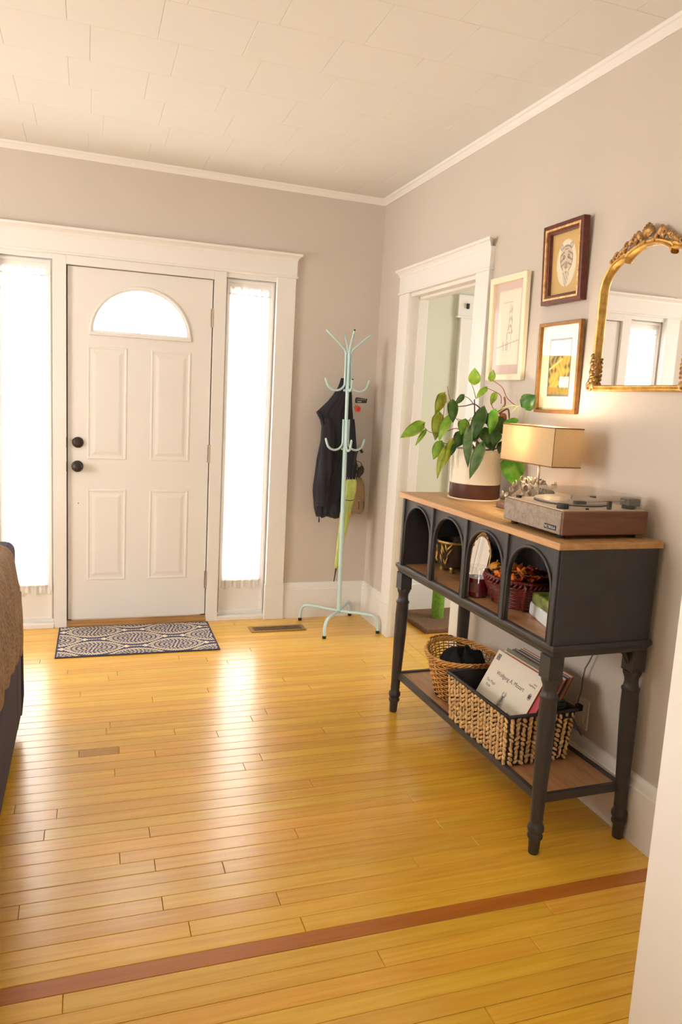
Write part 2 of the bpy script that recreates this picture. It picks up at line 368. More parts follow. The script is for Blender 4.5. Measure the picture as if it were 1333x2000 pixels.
w.box((XL-.15, YF-.15, 0), (-3.1, YF, 2.8)).box((-1.7, YF-.15, 0), (0.1, YF, 2.8)).box((-3.1, YF-.15, 0), (-1.7, YF, 0.8)).box((-3.1, YF-.15, 2.4), (-1.7, YF, 2.8))
struct('wall_front', 'greige wall behind the viewpoint', 'wall', w.build('wall_front', WALL))

# ---- ceiling of square tiles
def xbreaks(lo, hi, off, p=0.3065):
    k = math.ceil((lo-off)/p); out = [lo]
    while off+k*p < hi-0.02:
        if off+k*p > lo+0.02: out.append(off+k*p)
        k += 1
    return out+[hi]
cb = MB()
cb.add([(XL, YF, ZC(XL)+.012), (0.0, YF, ZC(0)+.012), (0.0, 0, ZC(0)+.012), (XL, 0, ZC(XL)+.012), (XL, YF, 2.79), (0.0, YF, 2.79), (0, 0, 2.79), (XL, 0, 2.79)],
       [(0, 1, 2, 3), (7, 6, 5, 4), (0, 4, 5, 1), (1, 5, 6, 2), (2, 6, 7, 3), (3, 7, 4, 0)])
ceil = struct('ceiling', 'cream white ceiling of square fibre tiles', 'ceiling', cb.build('ceiling', CEIL))
yr = [-0.02, -0.345, -0.645, -0.945, -1.242, -1.55, -1.842, -2.138, -2.43, -2.73, -3.03, -3.33]
offs = [-1.75, -0.15, -2.045, -1.52, -1.745, -1.515, -0.525, -0.298, -0.15, -0.3, -0.1]
def tile(x0, x1, y0, y1, parent, name):
    g = 0.0003; c = 0.0016
    vs = []
    for dz, i in ((0.011, g), (0.0011, g), (0, g+c)):
        for x, y in ((x0+i, y0+i), (x1-i, y0+i), (x1-i, y1-i), (x0+i, y1-i)): vs.append((x, y, ZC(x)+dz))
    fs = [(8, 11, 10, 9)]
    for a in (0, 4):
        for i in range(4): j = (i+1) % 4; fs.append((a+i, a+j, a+4+j, a+4+i))
    return MB().add(vs, fs).build(name, CEIL, parent)
for r in range(11):
    bs = xbreaks(-3.1, -0.005, offs[r])
    for a, b in zip(bs[:-1], bs[1:]): tile(a, b, yr[r+1], yr[r], ceil, 'ceiling_tile')

# ---- floor of narrow maple boards
fb = MB().box((XL, YF, -0.06), (2.6, 0.15, -0.012))
floor = struct('floor', 'glossy honey maple strip floor', 'floor', fb.build('floor', FLOORM))
struct('floor', 'maple floor out of view', 'floor', MB().box((XL, YF, -0.012), (-2.66, 0, 0)).box((-2.66, YF, -0.012), (0, -3.70, 0)).build('floor', FLOORM))
P = 0.05975
photo_joints = {}
for x, y in [(-1.549, -2.601), (-1.925, -2.543), (-1.357, -2.481), (-1.558, -2.243), (-1.096, -2.368), (-1.231, -2.663), (-1.191, -2.779), (-.956, -2.07),
             (-1.095, -1.831), (-1.23, -1.588), (-1.63, -1.655), (-1.78, -1.655), (-1.495, -1.716), (-.484, -2.895), (-.606, -3.016), (-.847, -3.17), (-.534, -2.535), (-.607, -2.415),
             (-1.674, -1.479), (-.882, -.081), (-.878, -.572), (-1.04, -.744), (-.806, -1.043), (-.703, -1.151), (-.283, -1.111), (-.98, -1.422), (-.568, -1.506), (-.306, -.865), (-.548, -.277)]:
    k = math.floor((y+2.811)/P) if y > -2.811 else math.floor((y+2.865)/P)-100
    photo_joints.setdefault(k, []).append(x)
def plank(x0, x1, y0, y1, m, parent=floor):
    g = 0.0007; c = 0.0011; zz = random.uniform(-0.0003, 0.0003)
    vs = []
    for dz, i in ((-0.012, g), (zz-c, g), (zz, g+c)):
        for x, y in ((x0+i, y0+i), (x1-i, y0+i), (x1-i, y1-i), (x0+i, y1-i)): vs.append((x, y, dz))
    fs = [(8, 9, 10, 11)]
    for a in (0, 4):
        for i in range(4): j = (i+1) % 4; fs.append((a+i, a+j, a+4+j, a+4+i))
    return MB().add(vs, fs).build('plank', m, parent, recalc=False)
rows = [(-2.811+k*P, -2.811+(k+1)*P, k) for k in range(0, 47)]+[(-2.865-(j+1)*P, -2.865-j*P, -101-j) for j in range(0, 14)]
for y0, y1, k in rows:
    y1 = min(y1, -0.001)
    js = sorted(photo_joints.get(k, []))
    xs = [-2.66]+js+[-0.002]
    out = [xs[0]]
    for a, b in zip(xs[:-1], xs[1:]):        # add a few more butt joints so that boards stay under 1.3 m
        L = b-a
        if L > 1.5: out.append(a+L*random.uniform(0.35, 0.65)) if a > -2.6 or js else out.append(random.uniform(-2.4, -1.0))
        out.append(b)
    for a, b in zip(out[:-1], out[1:]):
        plank(a, b, y0, y1, FLOORM if not (abs(b+1.63) < .002 and abs(a+1.78) < .01) else FLOORB)
plank(-2.66, -0.002, -2.865, -2.811, FLOORD)
# side room floor boards and the cross board in the doorway
plank(-0.002, 0.068, -1.35, -0.44, THRESH if False else FLOORM)
for k in range(23):
    y0 = -1.44+k*P; y1 = y0+P
    c = random.uniform(0.35, 0.9)
    plank(0.068, c, y0, min(y1, 0.03), FLOORM); plank(c, 1.3, y0, min(y1, 0.03), FLOORM)
struct('floor', 'side room floor out of view', 'floor', MB().box((1.3, -3.0, -0.012), (2.5, 0.03, 0)).box((0.1, -3.0, -0.012), (1.3, -1.44, 0)).build('floor', FLOORM))

# ---- baseboards: flat board with a cap
def baseboard(name, label, segs):
    m = MB()
    for (x0, y0), (x1, y1) in segs:
        d = Vector((x1-x0, y1-y0, 0)); L = d.length; d.normalize(); nrm = Vector((-d.y, d.x, 0))
        prof = [(0, 0), (0.020, 0), (0.020, 0.188), (0.016, 0.192), (0.016, 0.200), (0.014, 0.215), (0.007, 0.226), (0.005, 0.231), (0, 0.231)]
        a = Vector((x0, y0, 0)); b = Vector((x1, y1, 0))
        m.loft([[a+nrm*p+Vector((0, 0, z)) for p, z in prof], [b+nrm*p+Vector((0, 0, z)) for p, z in prof]])
    return struct(name, label, 'baseboard', m.build(name, TRIM))
baseboard('baseboard_back', 'tall white baseboard between the door casing and the corner', [((0, 0), (-0.565, 0)), ((-2.36, 0), (XL, 0))])
baseboard('baseboard_right', 'tall white baseboard along the wall behind the console', [((0, -0.36), (0, 0)), ((0, -3.55), (0, -1.405))])
baseboard('baseboard_side_room', 'tall white baseboard below the green wall', [((0.585, 0.04), (0.1, 0.04))])
# ---- crown strip
def crown(name, label, pts):
    m = MB(); prof = [(0, -0.036), (0.006, -0.036), (0.010, -0.026), (0.020, -0.014), (0.026, -0.010), (0.030, 0), (0, 0)]
    (x0, y0), (x1, y1) = pts; d = Vector((x1-x0, y1-y0, 0)).normalized(); nrm = Vector((-d.y, d.x, 0))
    m.loft([[Vector((x, y, ZC(x)))+nrm*p+Vector((0, 0, z)) for p, z in prof] for x, y in pts])
    return struct(name, label, 'crown molding', m.build(name, TRIM))
crown('trim_1', 'thin white crown molding above the front door wall', ((0, 0), (XL, 0)))
crown('trim_2', 'thin white crown molding running along the right wall', ((0, YF), (0, 0)))

# ---- front entry surround
t3 = struct('trim_3', 'white casing around the front door and its two sidelights', 'door casing')
XD0, XD1 = -1.8615, -1.051        # door edges
bx('casing_board', TRIM, (-0.675, -0.025, 0.228), (-0.560, 0.0, 2.13), t3, .0015)
bx('plinth_block', TRIM, (-0.680, -0.030, 0), (-0.556, 0.0, 0.228), t3, .002)
bx('casing_board', TRIM, (-2.355, -0.025, 0.228), (-2.24, 0.0, 2.13), t3, .0015)
bx('plinth_block', TRIM, (-2.36, -0.030, 0), (-2.235, 0.0, 0.228), t3, .002)
hd = bx('head_board', TRIM, (-2.36, -0.027, 2.125), (-0.555, 0.0, 2.228), t3, .001)
bx('head_bead', TRIM, (-2.367, -0.034, 2.121), (-0.547, 0.0, 2.134), t3, .004)
cp = MB()
prof = [(0, 2.222), (0.030, 2.222), (0.033, 2.234), (0.045, 2.246), (0.052, 2.249), (0.052, 2.262), (0, 2.262)]
cp.loft([[(x+(p-0.03)*s, -p, z) for p, z in prof] for x, s in ((-2.362, -1), (-0.553, 1))])
cp.build('head_cap', TRIM, t3)
bx('mullion_post', TRIM, (-1.048, -0.012, 0.0), (-0.978, 0.10, 2.125), t3, .002)
bx('mullion_post', TRIM, (-1.935, -0.012, 0.0), (-1.8645, 0.10, 2.125), t3, .002)
bx('head_jamb', TRIM, (-1.8645, -0.012, 2.073), (-1.048, 0.10, 2.125), t3, .002)
for s, (xa, xb) in enumerate(((-0.978, -0.66), (-2.25, -1.935))):
    bx('head_jamb', TRIM, (xa, -0.004, 2.095), (xb, 0.12, 2.13), t3, .002)
    sx = xb if s == 0 else xa
    bx('side_jamb', TRIM, (sx-.012, 0.0, 0), (sx+.012, 0.12, 2.12), t3, .002)
    bx('sidelight_sill', TRIM, (xa, -0.018, 0), (xb, 0.10, 0.028), t3, .003)
struct('trim_4', 'worn wooden threshold under the front door', 'threshold', MB().loft([[(x, -0.02, 0), (x, -0.018, .012), (x, 0.012, .036), (x, 0.13, .040), (x, 0.13, 0)] for x in (-1.8645, -1.048)]).build('trim_4', THRESH))

# ---- sidelights: sash, lower panel, glass
def sidelight(name, label, xa, xb):
    s = struct(name, label, 'window')
    m = MB().plate(rect(xa, 0.028, xb, 2.095), [rect(xa+.042, 0.262, xb-.042, 2.03)], XZ, 0.035, 0.075)
    m.build('sash_frame', TRIM, s, bevel=.003)
    bx('lower_panel', TRIM, (xa+.035, 0.028, 0.05), (xb-.03, 0.24, 0.036), s, .004)
    bx('bottom_bead', TRIM, (xa+.002, 0.024, 0.028), (xb-.002, 0.036, 0.05), s, .003)
    MB().plate(rect(xa+.012, 0.045, xb-.012, 2.085), [rect(xa+.022, 0.055, xb-.022, 2.072)], XZ, 0.020, 0.036).build('inner_bead', TRIM, s)
    bx('pane', GLASS, (xa+.04, 0.052, 0.26), (xb-.04, 0.056, 2.032), s)
    return s
sidelight('window_1', 'narrow sidelight window to the right of the front door', -0.978, -0.672)
sidelight('window_2', 'narrow sidelight window to the left of the front door', -2.238, -1.935)
def curtain(label, xa, xb, seed):
    rnd = random.Random(seed); n = 150
    c = thing('sheer_curtain', label, 'curtain', ((xa+xb)/2, 0.028, 0), group=None); cx = (xa+xb)/2
    ph = [rnd.uniform(0, 6.28) for _ in range(6)]
    def yw(x, z, amp): return amp*(math.sin(x*150+ph[0]+math.sin(z*1.4+ph[1]))*0.6+math.sin(x*260+ph[2]+z*.7)*0.4)
    def sheet(zs, amp, flare=0):
        rings = []
        for z in zs:
            t = (z-zs[0])/(zs[-1]-zs[0])
            rings.append([(xa+(xb-xa)*i/n-cx, 0.0+yw(xa+(xb-xa)*i/n, z, amp*(1+flare*t))-0.004*abs(flare)*t, z) for i in range(n+1)])
        return MB().loft(rings, closed=False)
    sheet([2.0-1.755*i/24 for i in range(25)], 0.0035).build('voile_panel', SHEER, c, smooth=True)
    sheet([2.0, 2.012, 2.03, 2.045], 0.005, .6).build('top_ruffle', SHEER, c, smooth=True)
    # scalloped bottom ruffle
    rings = []
    for j in range(8):
        t = j/7
        rings.append([(xa+(xb-xa)*i/n-cx, yw(xa+(xb-xa)*i/n, 0, 0.004+0.007*t)-0.006*t, 0.245-t*(0.042+0.008*math.sin((xa+(xb-xa)*i/n)*70+ph[3]))) for i in range(n+1)])
    MB().loft(rings, closed=False).build('bottom_ruffle', SHEER, c, smooth=True)
    for z in (2.005, 0.248): MB().lathe([(0.004, xa-cx-.004), (0.004, xb-cx+.004)], (0, 0.004, z), 10, 'x').build('curtain_rod', PORC, c, smooth=True)
curtain('sheer white curtain gathered over the sidelight right of the front door', -0.968, -0.690, 3)
curtain('sheer white curtain gathered over the sidelight left of the front door', -2.215, -1.940, 5)

# ---- front door
d1 = struct('door_1', 'white steel front door with fanlight and four raised panels', 'door')
YD = 0.010
LX, LZ0, LZ1, LW = -1.460, 1.731, 1.967, 0.522
def half(cx, w, z0, z1, n=28): return [(cx-w/2, z0), (cx+w/2, z0)]+[(cx+w/2*math.cos(PI*i/n), z0+(z1-z0)*math.sin(PI*i/n)) for i in range(1, n)]
MB().plate(rect(XD0+.003, 0.043, XD1-.003, 2.0695), [half(LX, LW+.02, LZ0-.01, LZ1+.01)], XZ, YD, YD+.044).build('door_slab', DOORW, d1, bevel=.0015)
m = MB()
def ringplate(m, o, i, t0, t1): m.plate(o, [i], XZ, t0, t1)
ringplate(m, half(LX, LW+.052, LZ0-.028, LZ1+.025), half(LX, LW+.02, LZ0-.008, LZ1+.010), YD-.010, YD+.02)
m.build('fanlight_frame', DOORW, d1, bevel=.003)
m = MB(); ringplate(m, half(LX, LW+.022, LZ0-.009, LZ1+.012), half(LX, LW, LZ0, LZ1), YD-.004, YD+.02); m.build('fanlight_bead', DOORW, d1, bevel=.002)
MB().plate(half(LX, LW+.01, LZ0-.004, LZ1+.004), [], XZ, YD+.018, YD+.024).build('pane', GLASS, d1)
for xa, xb in ((-1.755, -1.533), (-1.402, -1.170)):
    for za, zb in ((0.998, 1.643), (0.277, 0.825)):
        pm = MB()
        def fr(i, d): return [(xa+i, YD-d, za+i), (xb-i, YD-d, za+i), (xb-i, YD-d, zb-i), (xa+i, YD-d, zb-i)]
        pm.loft([fr(0, -.001), fr(.004, .0030), fr(.011, .0030), fr(.017, .0004), fr(.028, .0004), fr(.034, .0015), fr(.046, .0040), fr(.05, .0042)], cap=True)
        pm.build('door_panel', DOORW, d1)
m = MB().box((XD0-.004, YD+.030, .03), (XD0+.02, YD+.07, 2.075)).box((XD1-.02, YD+.030, .03), (XD1+.004, YD+.07, 2.075)).box((XD0, YD+.030, 2.05), (XD1, YD+.07, 2.075))
m.build('light_seal', mat('dark_light_seal', (.10, .07, .06, 1), .7), d1)  # added behind the door: blocks light leaking through the gaps, keeps them dark
MB().lathe([(0.0, 0.058), (0.020, 0.057), (0.027, 0.050), (0.028, 0.044), (0.024, 0.036), (0.014, 0.028), (0.012, 0.012), (0.030, 0.010), (0.033, 0.006), (0.033, 0)], (0, 0, 0), 28, 'y').build('door_knob', BRONZE, d1, smooth=True).location = (-1.806, YD, 0.956)
MB().lathe([(0.0, 0.018), (0.022, 0.017), (0.028, 0.013), (0.031, 0.006), (0.032, 0)], (0, 0, 0), 28, 'y').build('deadbolt', BRONZE, d1, smooth=True).location = (-1.803, YD, 1.094)
MB().lathe([(0.0, 0.003), (0.004, 0.003), (0.004, 0)], (0, 0, 0), 10, 'y').build('peg', HINGE, d1).location = (-1.801, YD, 0.741)
for z in (1.852, 1.050, 0.265):
    h = MB()
    for k in range(5): h.lathe([(0.0065, z-.053+k*.0215), (0.0065, z-.053+k*.0215+.0205)], (-1.0505, -0.006, 0), 12)
    h.box((-1.062, -0.001, z-.053), (-1.05, YD+.001, z+.053))
    h.build('hinge', HINGE, d1, smooth='auto')
for z in (0.955, 1.094): bx('strike_plate', BRONZE, (-1.8655, -0.0135, z-.028), (-1.8615, 0.0, z+.028), d1)
# ---- cased doorway in the right wall
t5 = struct('trim_5', 'white casing around the doorway to the green side room', 'door casing')
YA, YB = -0.500, -1.283
bx('casing_board', TRIM, (-0.022, YA, 0.19), (0, -0.365, 2.045), t5, .0015)
bx('plinth_block', TRIM, (-0.026, YA-.003, 0), (0, -0.362, 0.19), t5, .002)
bx('casing_board', TRIM, (-0.022, -1.408, 0.19), (0, YB, 2.045), t5, .0015)
bx('plinth_block', TRIM, (-0.026, -1.411, 0), (0, YB+.003, 0.19), t5, .002)
bx('head_board', TRIM, (-0.024, -1.412, 2.042), (0, -0.361, 2.142), t5, .001)
bx('head_bead', TRIM, (-0.031, -1.419, 2.036), (0, -0.354, 2.048), t5, .004)
cp = MB(); prof = [(0, 2.136), (0.027, 2.136), (0.030, 2.148), (0.040, 2.160), (0.047, 2.163), (0.047, 2.176), (0, 2.176)]
cp.loft([[(-p, y+(p-0.027)*s, z) for p, z in prof] for y, s in ((-1.414, -1), (-0.359, 1))]); cp.build('head_cap', TRIM, t5)
for y0, y1 in ((-0.44, YA), (YB, -1.35)):
    bx('side_jamb', TRIM, (-0.0, min(y0, y1), 0), (0.1, max(y0, y1), 2.035), t5)
bx('head_jamb', TRIM, (-.004, -1.29, 2.018), (0.104, -0.492, 2.045), t5)
bx('door_stop', TRIM, (0.045, YA-.014, 0), (0.098, YA, 2.02), t5, .003)
bx('door_stop', TRIM, (0.045, YB, 0), (0.098, YB+.014, 2.02), t5, .003)
bx('door_stop', TRIM, (0.045, YB, 2.004), (0.098, YA, 2.02), t5, .003)
# side room shell
w = MB().box((0.0, 0.04, 0), (2.6, 0.16, 2.7)).box((2.5, -3.0, 0), (2.6, 0.04, 0.7)).box((2.5, -3.0, 2.3), (2.6, 0.04, 2.7)).box((2.5, -3.0, .7), (2.6, -1.6, 2.3)).box((2.5, -0.9, .7), (2.6, 0.04, 2.3)).box((0.1, -3.1, 0), (2.6, -3.0, 2.7))
w.box((0.1, -0.43, 0), (0.104, 0.04, 2.7)).box((0.1, -3.0, 0), (0.104, -1.36, 2.7))
struct('wall_side_room', 'pale sage green wall seen through the doorway', 'wall', w.build('wall_side_room', GREEN))
struct('ceiling', 'side room ceiling out of view', 'ceiling', MB().box((0.1, -3.0, 2.6), (2.6, 0.04, 2.7)).build('ceiling', CEIL))
t6 = struct('trim_6', 'white door casing against the green wall of the side room', 'door casing')
bx('casing_board', TRIM, (0.585, 0.018, 0), (0.705, 0.04, 2.0), t6, .002)
bx('casing_edge', TRIM, (0.580, 0.010, 0), (0.597, 0.04, 2.0), t6, .004)
bx('head_board', TRIM, (0.56, 0.015, 2.0), (1.5, 0.04, 2.14), t6, .002)
bx('head_bead', TRIM, (0.552, 0.006, 1.992), (1.5, 0.04, 2.006), t6, .004)
bx('bracket', DARK, (0.618, 0.0, 2.052), (0.634, 0.016, 2.086), t6, .002)
d2 = struct('door_2', 'white closed door in the side room', 'door')
bx('door_slab', DOORW, (0.705, 0.022, 0), (1.5, 0.04, 2.0), d2, .002)
# ---- near casing at the right edge of the view
t7 = struct('trim_7', 'cream white end of the near wall at the right edge of the view', 'wall end')
bx('casing_board', TRIM, (-0.738, -3.64, 0), (0.0, -3.50, 2.8), t7, .004)
# ---- windows out of view that let the daylight in
for nm, lo, hi, ax in (('window_3', (XL-.1, -2.6, .75), (XL-.05, -1.2, 2.35), 'x'), ('window_4', (-3.1, YF-.1, .8), (-1.7, YF-.05, 2.4), 'y')):
    s = struct(nm, 'wide window out of view that lights the room', 'window')
    m = MB()
    a0, a1 = (lo[1], hi[1]) if ax == 'x' else (lo[0], hi[0]); zz0, zz1 = lo[2], hi[2]
    fnn = (lambda a, b, t: (t, a, b)) if ax == 'x' else (lambda a, b, t: (a, t, b))
    mid = (a0+a1)/2; t0 = lo[0] if ax == 'x' else lo[1]
    m.plate(rect(a0, zz0, a1, zz1), [rect(a0+.06, zz0+.06, mid-.03, zz1-.06), rect(mid+.03, zz0+.06, a1-.06, zz1-.06)], fnn, t0, t0+.05)
    m.build('window_frame', TRIM, s)
# ---- floor vent
v = thing('floor_vent', 'brass floor register in the maple boards near the coat rack', 'floor vent', (-0.640, -0.227, 0.0))
m = MB().plate(rect(-.172, -.056, .172, .056), [rect(-.150, -.034, .150, .034)], lambda a, b, t: (a, b, t), 0.0005, 0.005); m.build('vent_frame', BRASS, v, bevel=.001)
bx('duct_shade', DARK, (-.150, -.034, 0.0004), (.150, .034, 0.0012), v)  # thin black sheet: its colour stands in for the shade below the slats
for i in range(25):
    bx('slat', BRASS, (-.147+i*.01205, -.034, .0034), (-.1435+i*.01205, .034, .0044), v)
bx('cross_bar', BRASS, (-.150, -.002, .003), (.150, .002, .0046), v)
# ---- outlet
o = thing('wall_outlet', 'white outlet plate low on the wall behind the record basket', 'outlet', (0, -2.345, 0.315))
bx('cover_plate', PORC, (-0.006, -0.036, -0.058), (0, 0.036, 0.058), o, .002)
for z in (-.022, .022): bx('socket', PORC, (-0.009, -0.016, z-.014), (-0.005, 0.016, z+.014), o, .003)
bx('plug', DARK, (-0.03, -0.012, .010), (-0.009, 0.012, .034), o, .004)
MB().tube([(x, y+2.345, z-.315) for x, y, z in [(-0.02, -2.392, 0.60), (-0.02, -2.392, 0.56), (-0.022, -2.378, 0.525), (-0.024, -2.362, 0.494), (-0.024, -2.355, 0.45), (-0.022, -2.353, 0.41), (-0.026, -2.347, 0.37), (-0.03, -2.345, 0.34)]], 0.0025, 8).build('power_cord', CORD, o, smooth=True)

# ================================================================ CONSOLE TABLE
CX, CY, CA = -0.2222, -2.0815, 0.0224
def cw(u, v, z): return (CX+u*math.cos(CA)-v*math.sin(CA), CY+u*math.sin(CA)+v*math.cos(CA), z)
H = 1.027; VC = -0.012
con = thing('console_table', 'black console table with four arched cubbies, wooden top and lower shelf', 'table', (CX, CY, 0), CA)
top = MB().box((-.1975, -.5835, 1.0055), (.1975, .5835, H)).build('table_top', TOPW, con, bevel=.003)
bx('front_edge', TOPE, (-.199, -.585, 1.0050), (-.1925, .585, H-.002), con, .002)
bx('end_edge', TOPE, (-.1985, -.5855, 1.0050), (.1980, -.578, H-.002), con, .002)
ZB = 0.703
bx('side_panel', BLACKM, (-.185, VC-.570, ZB), (.185, VC-.556, 1.005), con, .001)
bx('side_panel', BLACKM, (-.185, VC+.556, ZB), (.185, VC+.570, 1.005), con, .001)
bx('back_panel', DKIN, (.172, VC-.556, ZB), (.185, VC+.556, 1.005), con)
bx('cubby_floor', SHELFW, (-.183, VC-.556, ZB-.012), (.172, VC+.556, ZB+.002), con)
bx('cubby_ceiling', DKIN, (-.176, VC-.556, .998), (.172, VC+.556, 1.0054), con)
cent = [VC+k*.2765 for k in (-1.5, -.5, .5, 1.5)]
AW = .244
outer = rect(VC-.556, ZB+.002, VC+.556, 1.0035)
holes = [arch(c, AW, ZB+.003, .862, 24, .982) for c in cent]
# arches nearly touch the bottom, so cut the face as one plate with four openings
MB().plate(outer, holes, lambda a, b, t: (t, a, b), -.184, -.172).build('arched_face', BLACKM, con, bevel=.001)
for c in cent:
    pts = [(-.1865, a, b) for a, b in arch(c, AW+.002, ZB+.003, .862, 28, .983)[1:]]+[(-.1865, c-AW/2-.001, ZB+.003)]
    MB().tube(pts, .0055, 8).build('arch_molding', BLACKM, con, smooth=True)
for k, vv in enumerate([VC-.555, VC-.2765, VC, VC+.2765, VC+.555]):
    wd = .015 if 0 < k < 4 else .016
    bx('post', BLACKM, (-.194, vv-wd*.62, ZB), (-.180, vv+wd*.62, 1.0045), con, .003)
rail = MB(); prof = [(0, .664), (0, .703), (-.004, .706), (-.010, .706), (-.014, .700), (-.014, .690), (-.010, .682), (-.009, .664)]
def rrect(o, z): return [(-.187+o, -.589+VC*0-o*0, z)]
outl = lambda e, z: [(-.178-e, -.580-e, z), (.178+e, -.580-e, z), (.178+e, .580+e, z), (-.178-e, .580+e, z)]
MB().loft([outl(0, .664), outl(.003, .668), outl(.004, .676), outl(.009, .684), outl(.013, .690), outl(.013, .698), outl(.009, .7035), outl(.004, .7045)]).build('lip_rail', BLACKM, con)
legp = [(.0155, 0), (.0175, .004), (.019, .045), (.0205, .050), (.0245, .055), (.0255, .062), (.0215, .070), (.0215, .073), (.0265, .079), (.0275, .087), (.0255, .096), (.0205, .104), (.020, .112), (.0215, .118), (.0205, .126),
        (.0225, .20), (.0270, .36), (.0285, .47), (.0270, .520), (.0300, .524), (.0300, .531), (.0250, .536), (.0225, .552), (.0235, .566), (.0295, .580), (.0305, .587), (.0300, .592)]
for su in (-1, 1):
    for sv in (-1, 1):
        m = MB(); fx, fy = .168, .564; tx, ty = .158, .552
        m.lathe(legp, (0, 0, 0), 24)
        for i in range(len(m.v)):
            x, y, z = m.v[i]; k = z/.664; m.v[i] = (x+su*(fx+(tx-fx)*k), y+sv*(fy+(ty-fy)*k), z)
        m.box((su*.161-.026, sv*.553-.026, .590), (su*.161+.026, sv*.553+.026, .665))
        m.build('leg', BLACKM, con, smooth='auto')
for sv in (-1, 1):
    MB().tube([(.105, sv*.548, .662), (.122, sv*.550, .650), (.148, sv*.552, .606), (.160, sv*.553, .585)], .008, 8).build('brace', BLACKM, con, smooth=True)
m = MB().plate(rect(-.168, -.562, .168, .562), [rect(-.150, -.544, .150, .544)], lambda a, b, t: (a, b, t), .168, .196); m.build('shelf_frame', BLACKM, con, bevel=.002)
bx('shelf_board', SHELFW, (-.151, -.545, .174), (.151, .545, .190), con)
ZS = .190; ZF = ZB+.002

# ---------------------------------------------------------------- turntable
tt = thing('turntable', 'suitcase style record player with tweed front, walnut sides and clear lid on the console', 'record player', cw(.004, -.366, H), CA)
bx('case', WALNUT, (-.160, -.166, .012), (.167, .166, .088), tt, .004)
bx('grille_cloth', GRILLE, (-.1655, -.160, .015), (-.158, .160, .086), tt, .003)
bx('deck', TTOP, (-.156, -.156, .087), (.160, .156, .0905), tt, .001)
for a in (-.135, .14):
    for b in (-.13, .13): MB().lathe([(.011, 0), (.013, .004), (.013, .013)], (a, b, 0), 16).build('foot', RUB, tt, smooth='auto')
bl = bx('nameplate', DARK, (-.1675, -.143, .024), (-.165, -.082, .040), tt, .001)
text('nameplate_letters', 'VICTROLA', .0118, SILVER, tt, Matrix.Translation((-.1679, -.0845, .0278)) @ Matrix(((0, 0, -1, 0), (-1, 0, 0, 0), (0, 1, 0, 0), (0, 0, 0, 1))), .0003)
MB().lathe([(.118, .0905), (.120, .093), (.120, .100), (.112, .1015), (.110, .102), (.008, .102), (.006, .1025)], (.012, .030, 0), 48).build('platter', PLATTER, tt, smooth='auto')
MB().lathe([(.003, .102), (.003, .112), (.0015, .114)], (.012, .030, 0), 10).build('spindle', PLATTER, tt, smooth=True)
MB().lathe([(.1195, .0905), (.1225, .0915), (.1225, .094), (.1195, .095)], (.012, .030, 0), 48).build('platter_ring', DARK, tt, smooth='auto')
MB().lathe([(.021, .0905), (.021, .104), (.019, .1055)], (.125, -.118, 0), 24).build('tonearm_pivot', DARK, tt, smooth='auto')
MB().box((.105, -.140, .100), (.155, -.098, .124)).build('tonearm_base', mat('pewter_grey', (.13, .11, .10, 1), .4), tt, bevel=.004)
MB().tube([(.150, -.119, .116), (.09, -.122, .116), (0.0, -.126, .115), (-.060, -.124, .113)], .0032, 8).build('tonearm', PLATTER, tt, smooth=True)
bx('headshell', DARK, (-.092, -.134, .105), (-.052, -.114, .116), tt, .003)
bx('arm_rest', DARK, (.028, -.142, .0905), (.040, -.130, .117), tt, .002)
MB().lathe([(.018, .0905), (.019, .093), (.0185, .104), (.017, .106)], (-.128, -.115, 0), 24).build('control_knob', DARK, tt, smooth='auto')
MB().lathe([(.010, .0905), (.010, .099)], (-.128, .130, 0), 16).build('control_knob', DARK, tt, smooth='auto')
# dust cover: thin clear walls, sloping front
lid = MB()
def lidring(i, zt):
    return [(-.120+i*.6, -.145+i, .091), (.158-i, -.145+i, .091), (.158-i, .145-i, .091), (-.120+i*.6, .145-i, .091)], [(-.098+i*.8, -.140+i, zt), (.156-i, -.140+i, zt), (.156-i, .140-i, zt), (-.098+i*.8, .140-i, zt)]
a, b = lidring(0, .134); c, d = lidring(.0022, .1318)
lid.loft([a, b], cap=False); lid.add(b, [(0, 1, 2, 3)]); lid.loft([c, d], cap=False); lid.add(d, [(0, 1, 2, 3)]); lid.add(a+c, [(0, 1, 5, 4), (1, 2, 6, 5), (2, 3, 7, 6), (3, 0, 4, 7)])
lid.build('dust_cover', ACRYL, tt)
for v in (-.10, .10): bx('lid_hinge', DARK, (.152, v-.012, .086), (.164, v+.012, .104), tt, .002)
for v in (-.146,): bx('lid_bumper', DARK, (-.062, v-.003, .0905), (-.054, v+.003, .096), tt)

# ---------------------------------------------------------------- lamp
lp = thing('table_lamp', 'small lamp with boxy linen shade and clustered seashell base', 'lamp', cw(.062, -.072, H), CA)
sh = MB(); a0, a1, b0, b1, z0, z1 = -.064, .056, -.165, .168, .195, .335
def rr(e, z): return [(a0+e, b0+e, z), (a1-e, b0+e, z), (a1-e, b1-e, z), (a0+e, b1-e, z)]
sh.loft([rr(0, z0), rr(0, z1)], cap=False); sh.loft([rr(.0012, z0), rr(.0012, z1)], cap=False); sh.add(rr(0, z0)+rr(.0012, z0)+rr(0, z1)+rr(.0012, z1), [(0, 1, 5, 4), (1, 2, 6, 5), (2, 3, 7, 6), (3, 0, 4, 7), (8, 9, 13, 12), (9, 10, 14, 13), (10, 11, 15, 14), (11, 8, 12, 15)])
sh.build('lamp_shade', LINEN, lp)
TRB = mat('shade_trim_tape', rgb(132, 88, 58), .8)
for z in (z0, z1-.004): MB().plate([(p[0], p[1]) for p in rr(-.0012, 0)], [[(p[0], p[1]) for p in rr(.0025, 0)]], lambda a, b, t: (a, b, t), z, z+.004).build('shade_trim', TRB, lp)
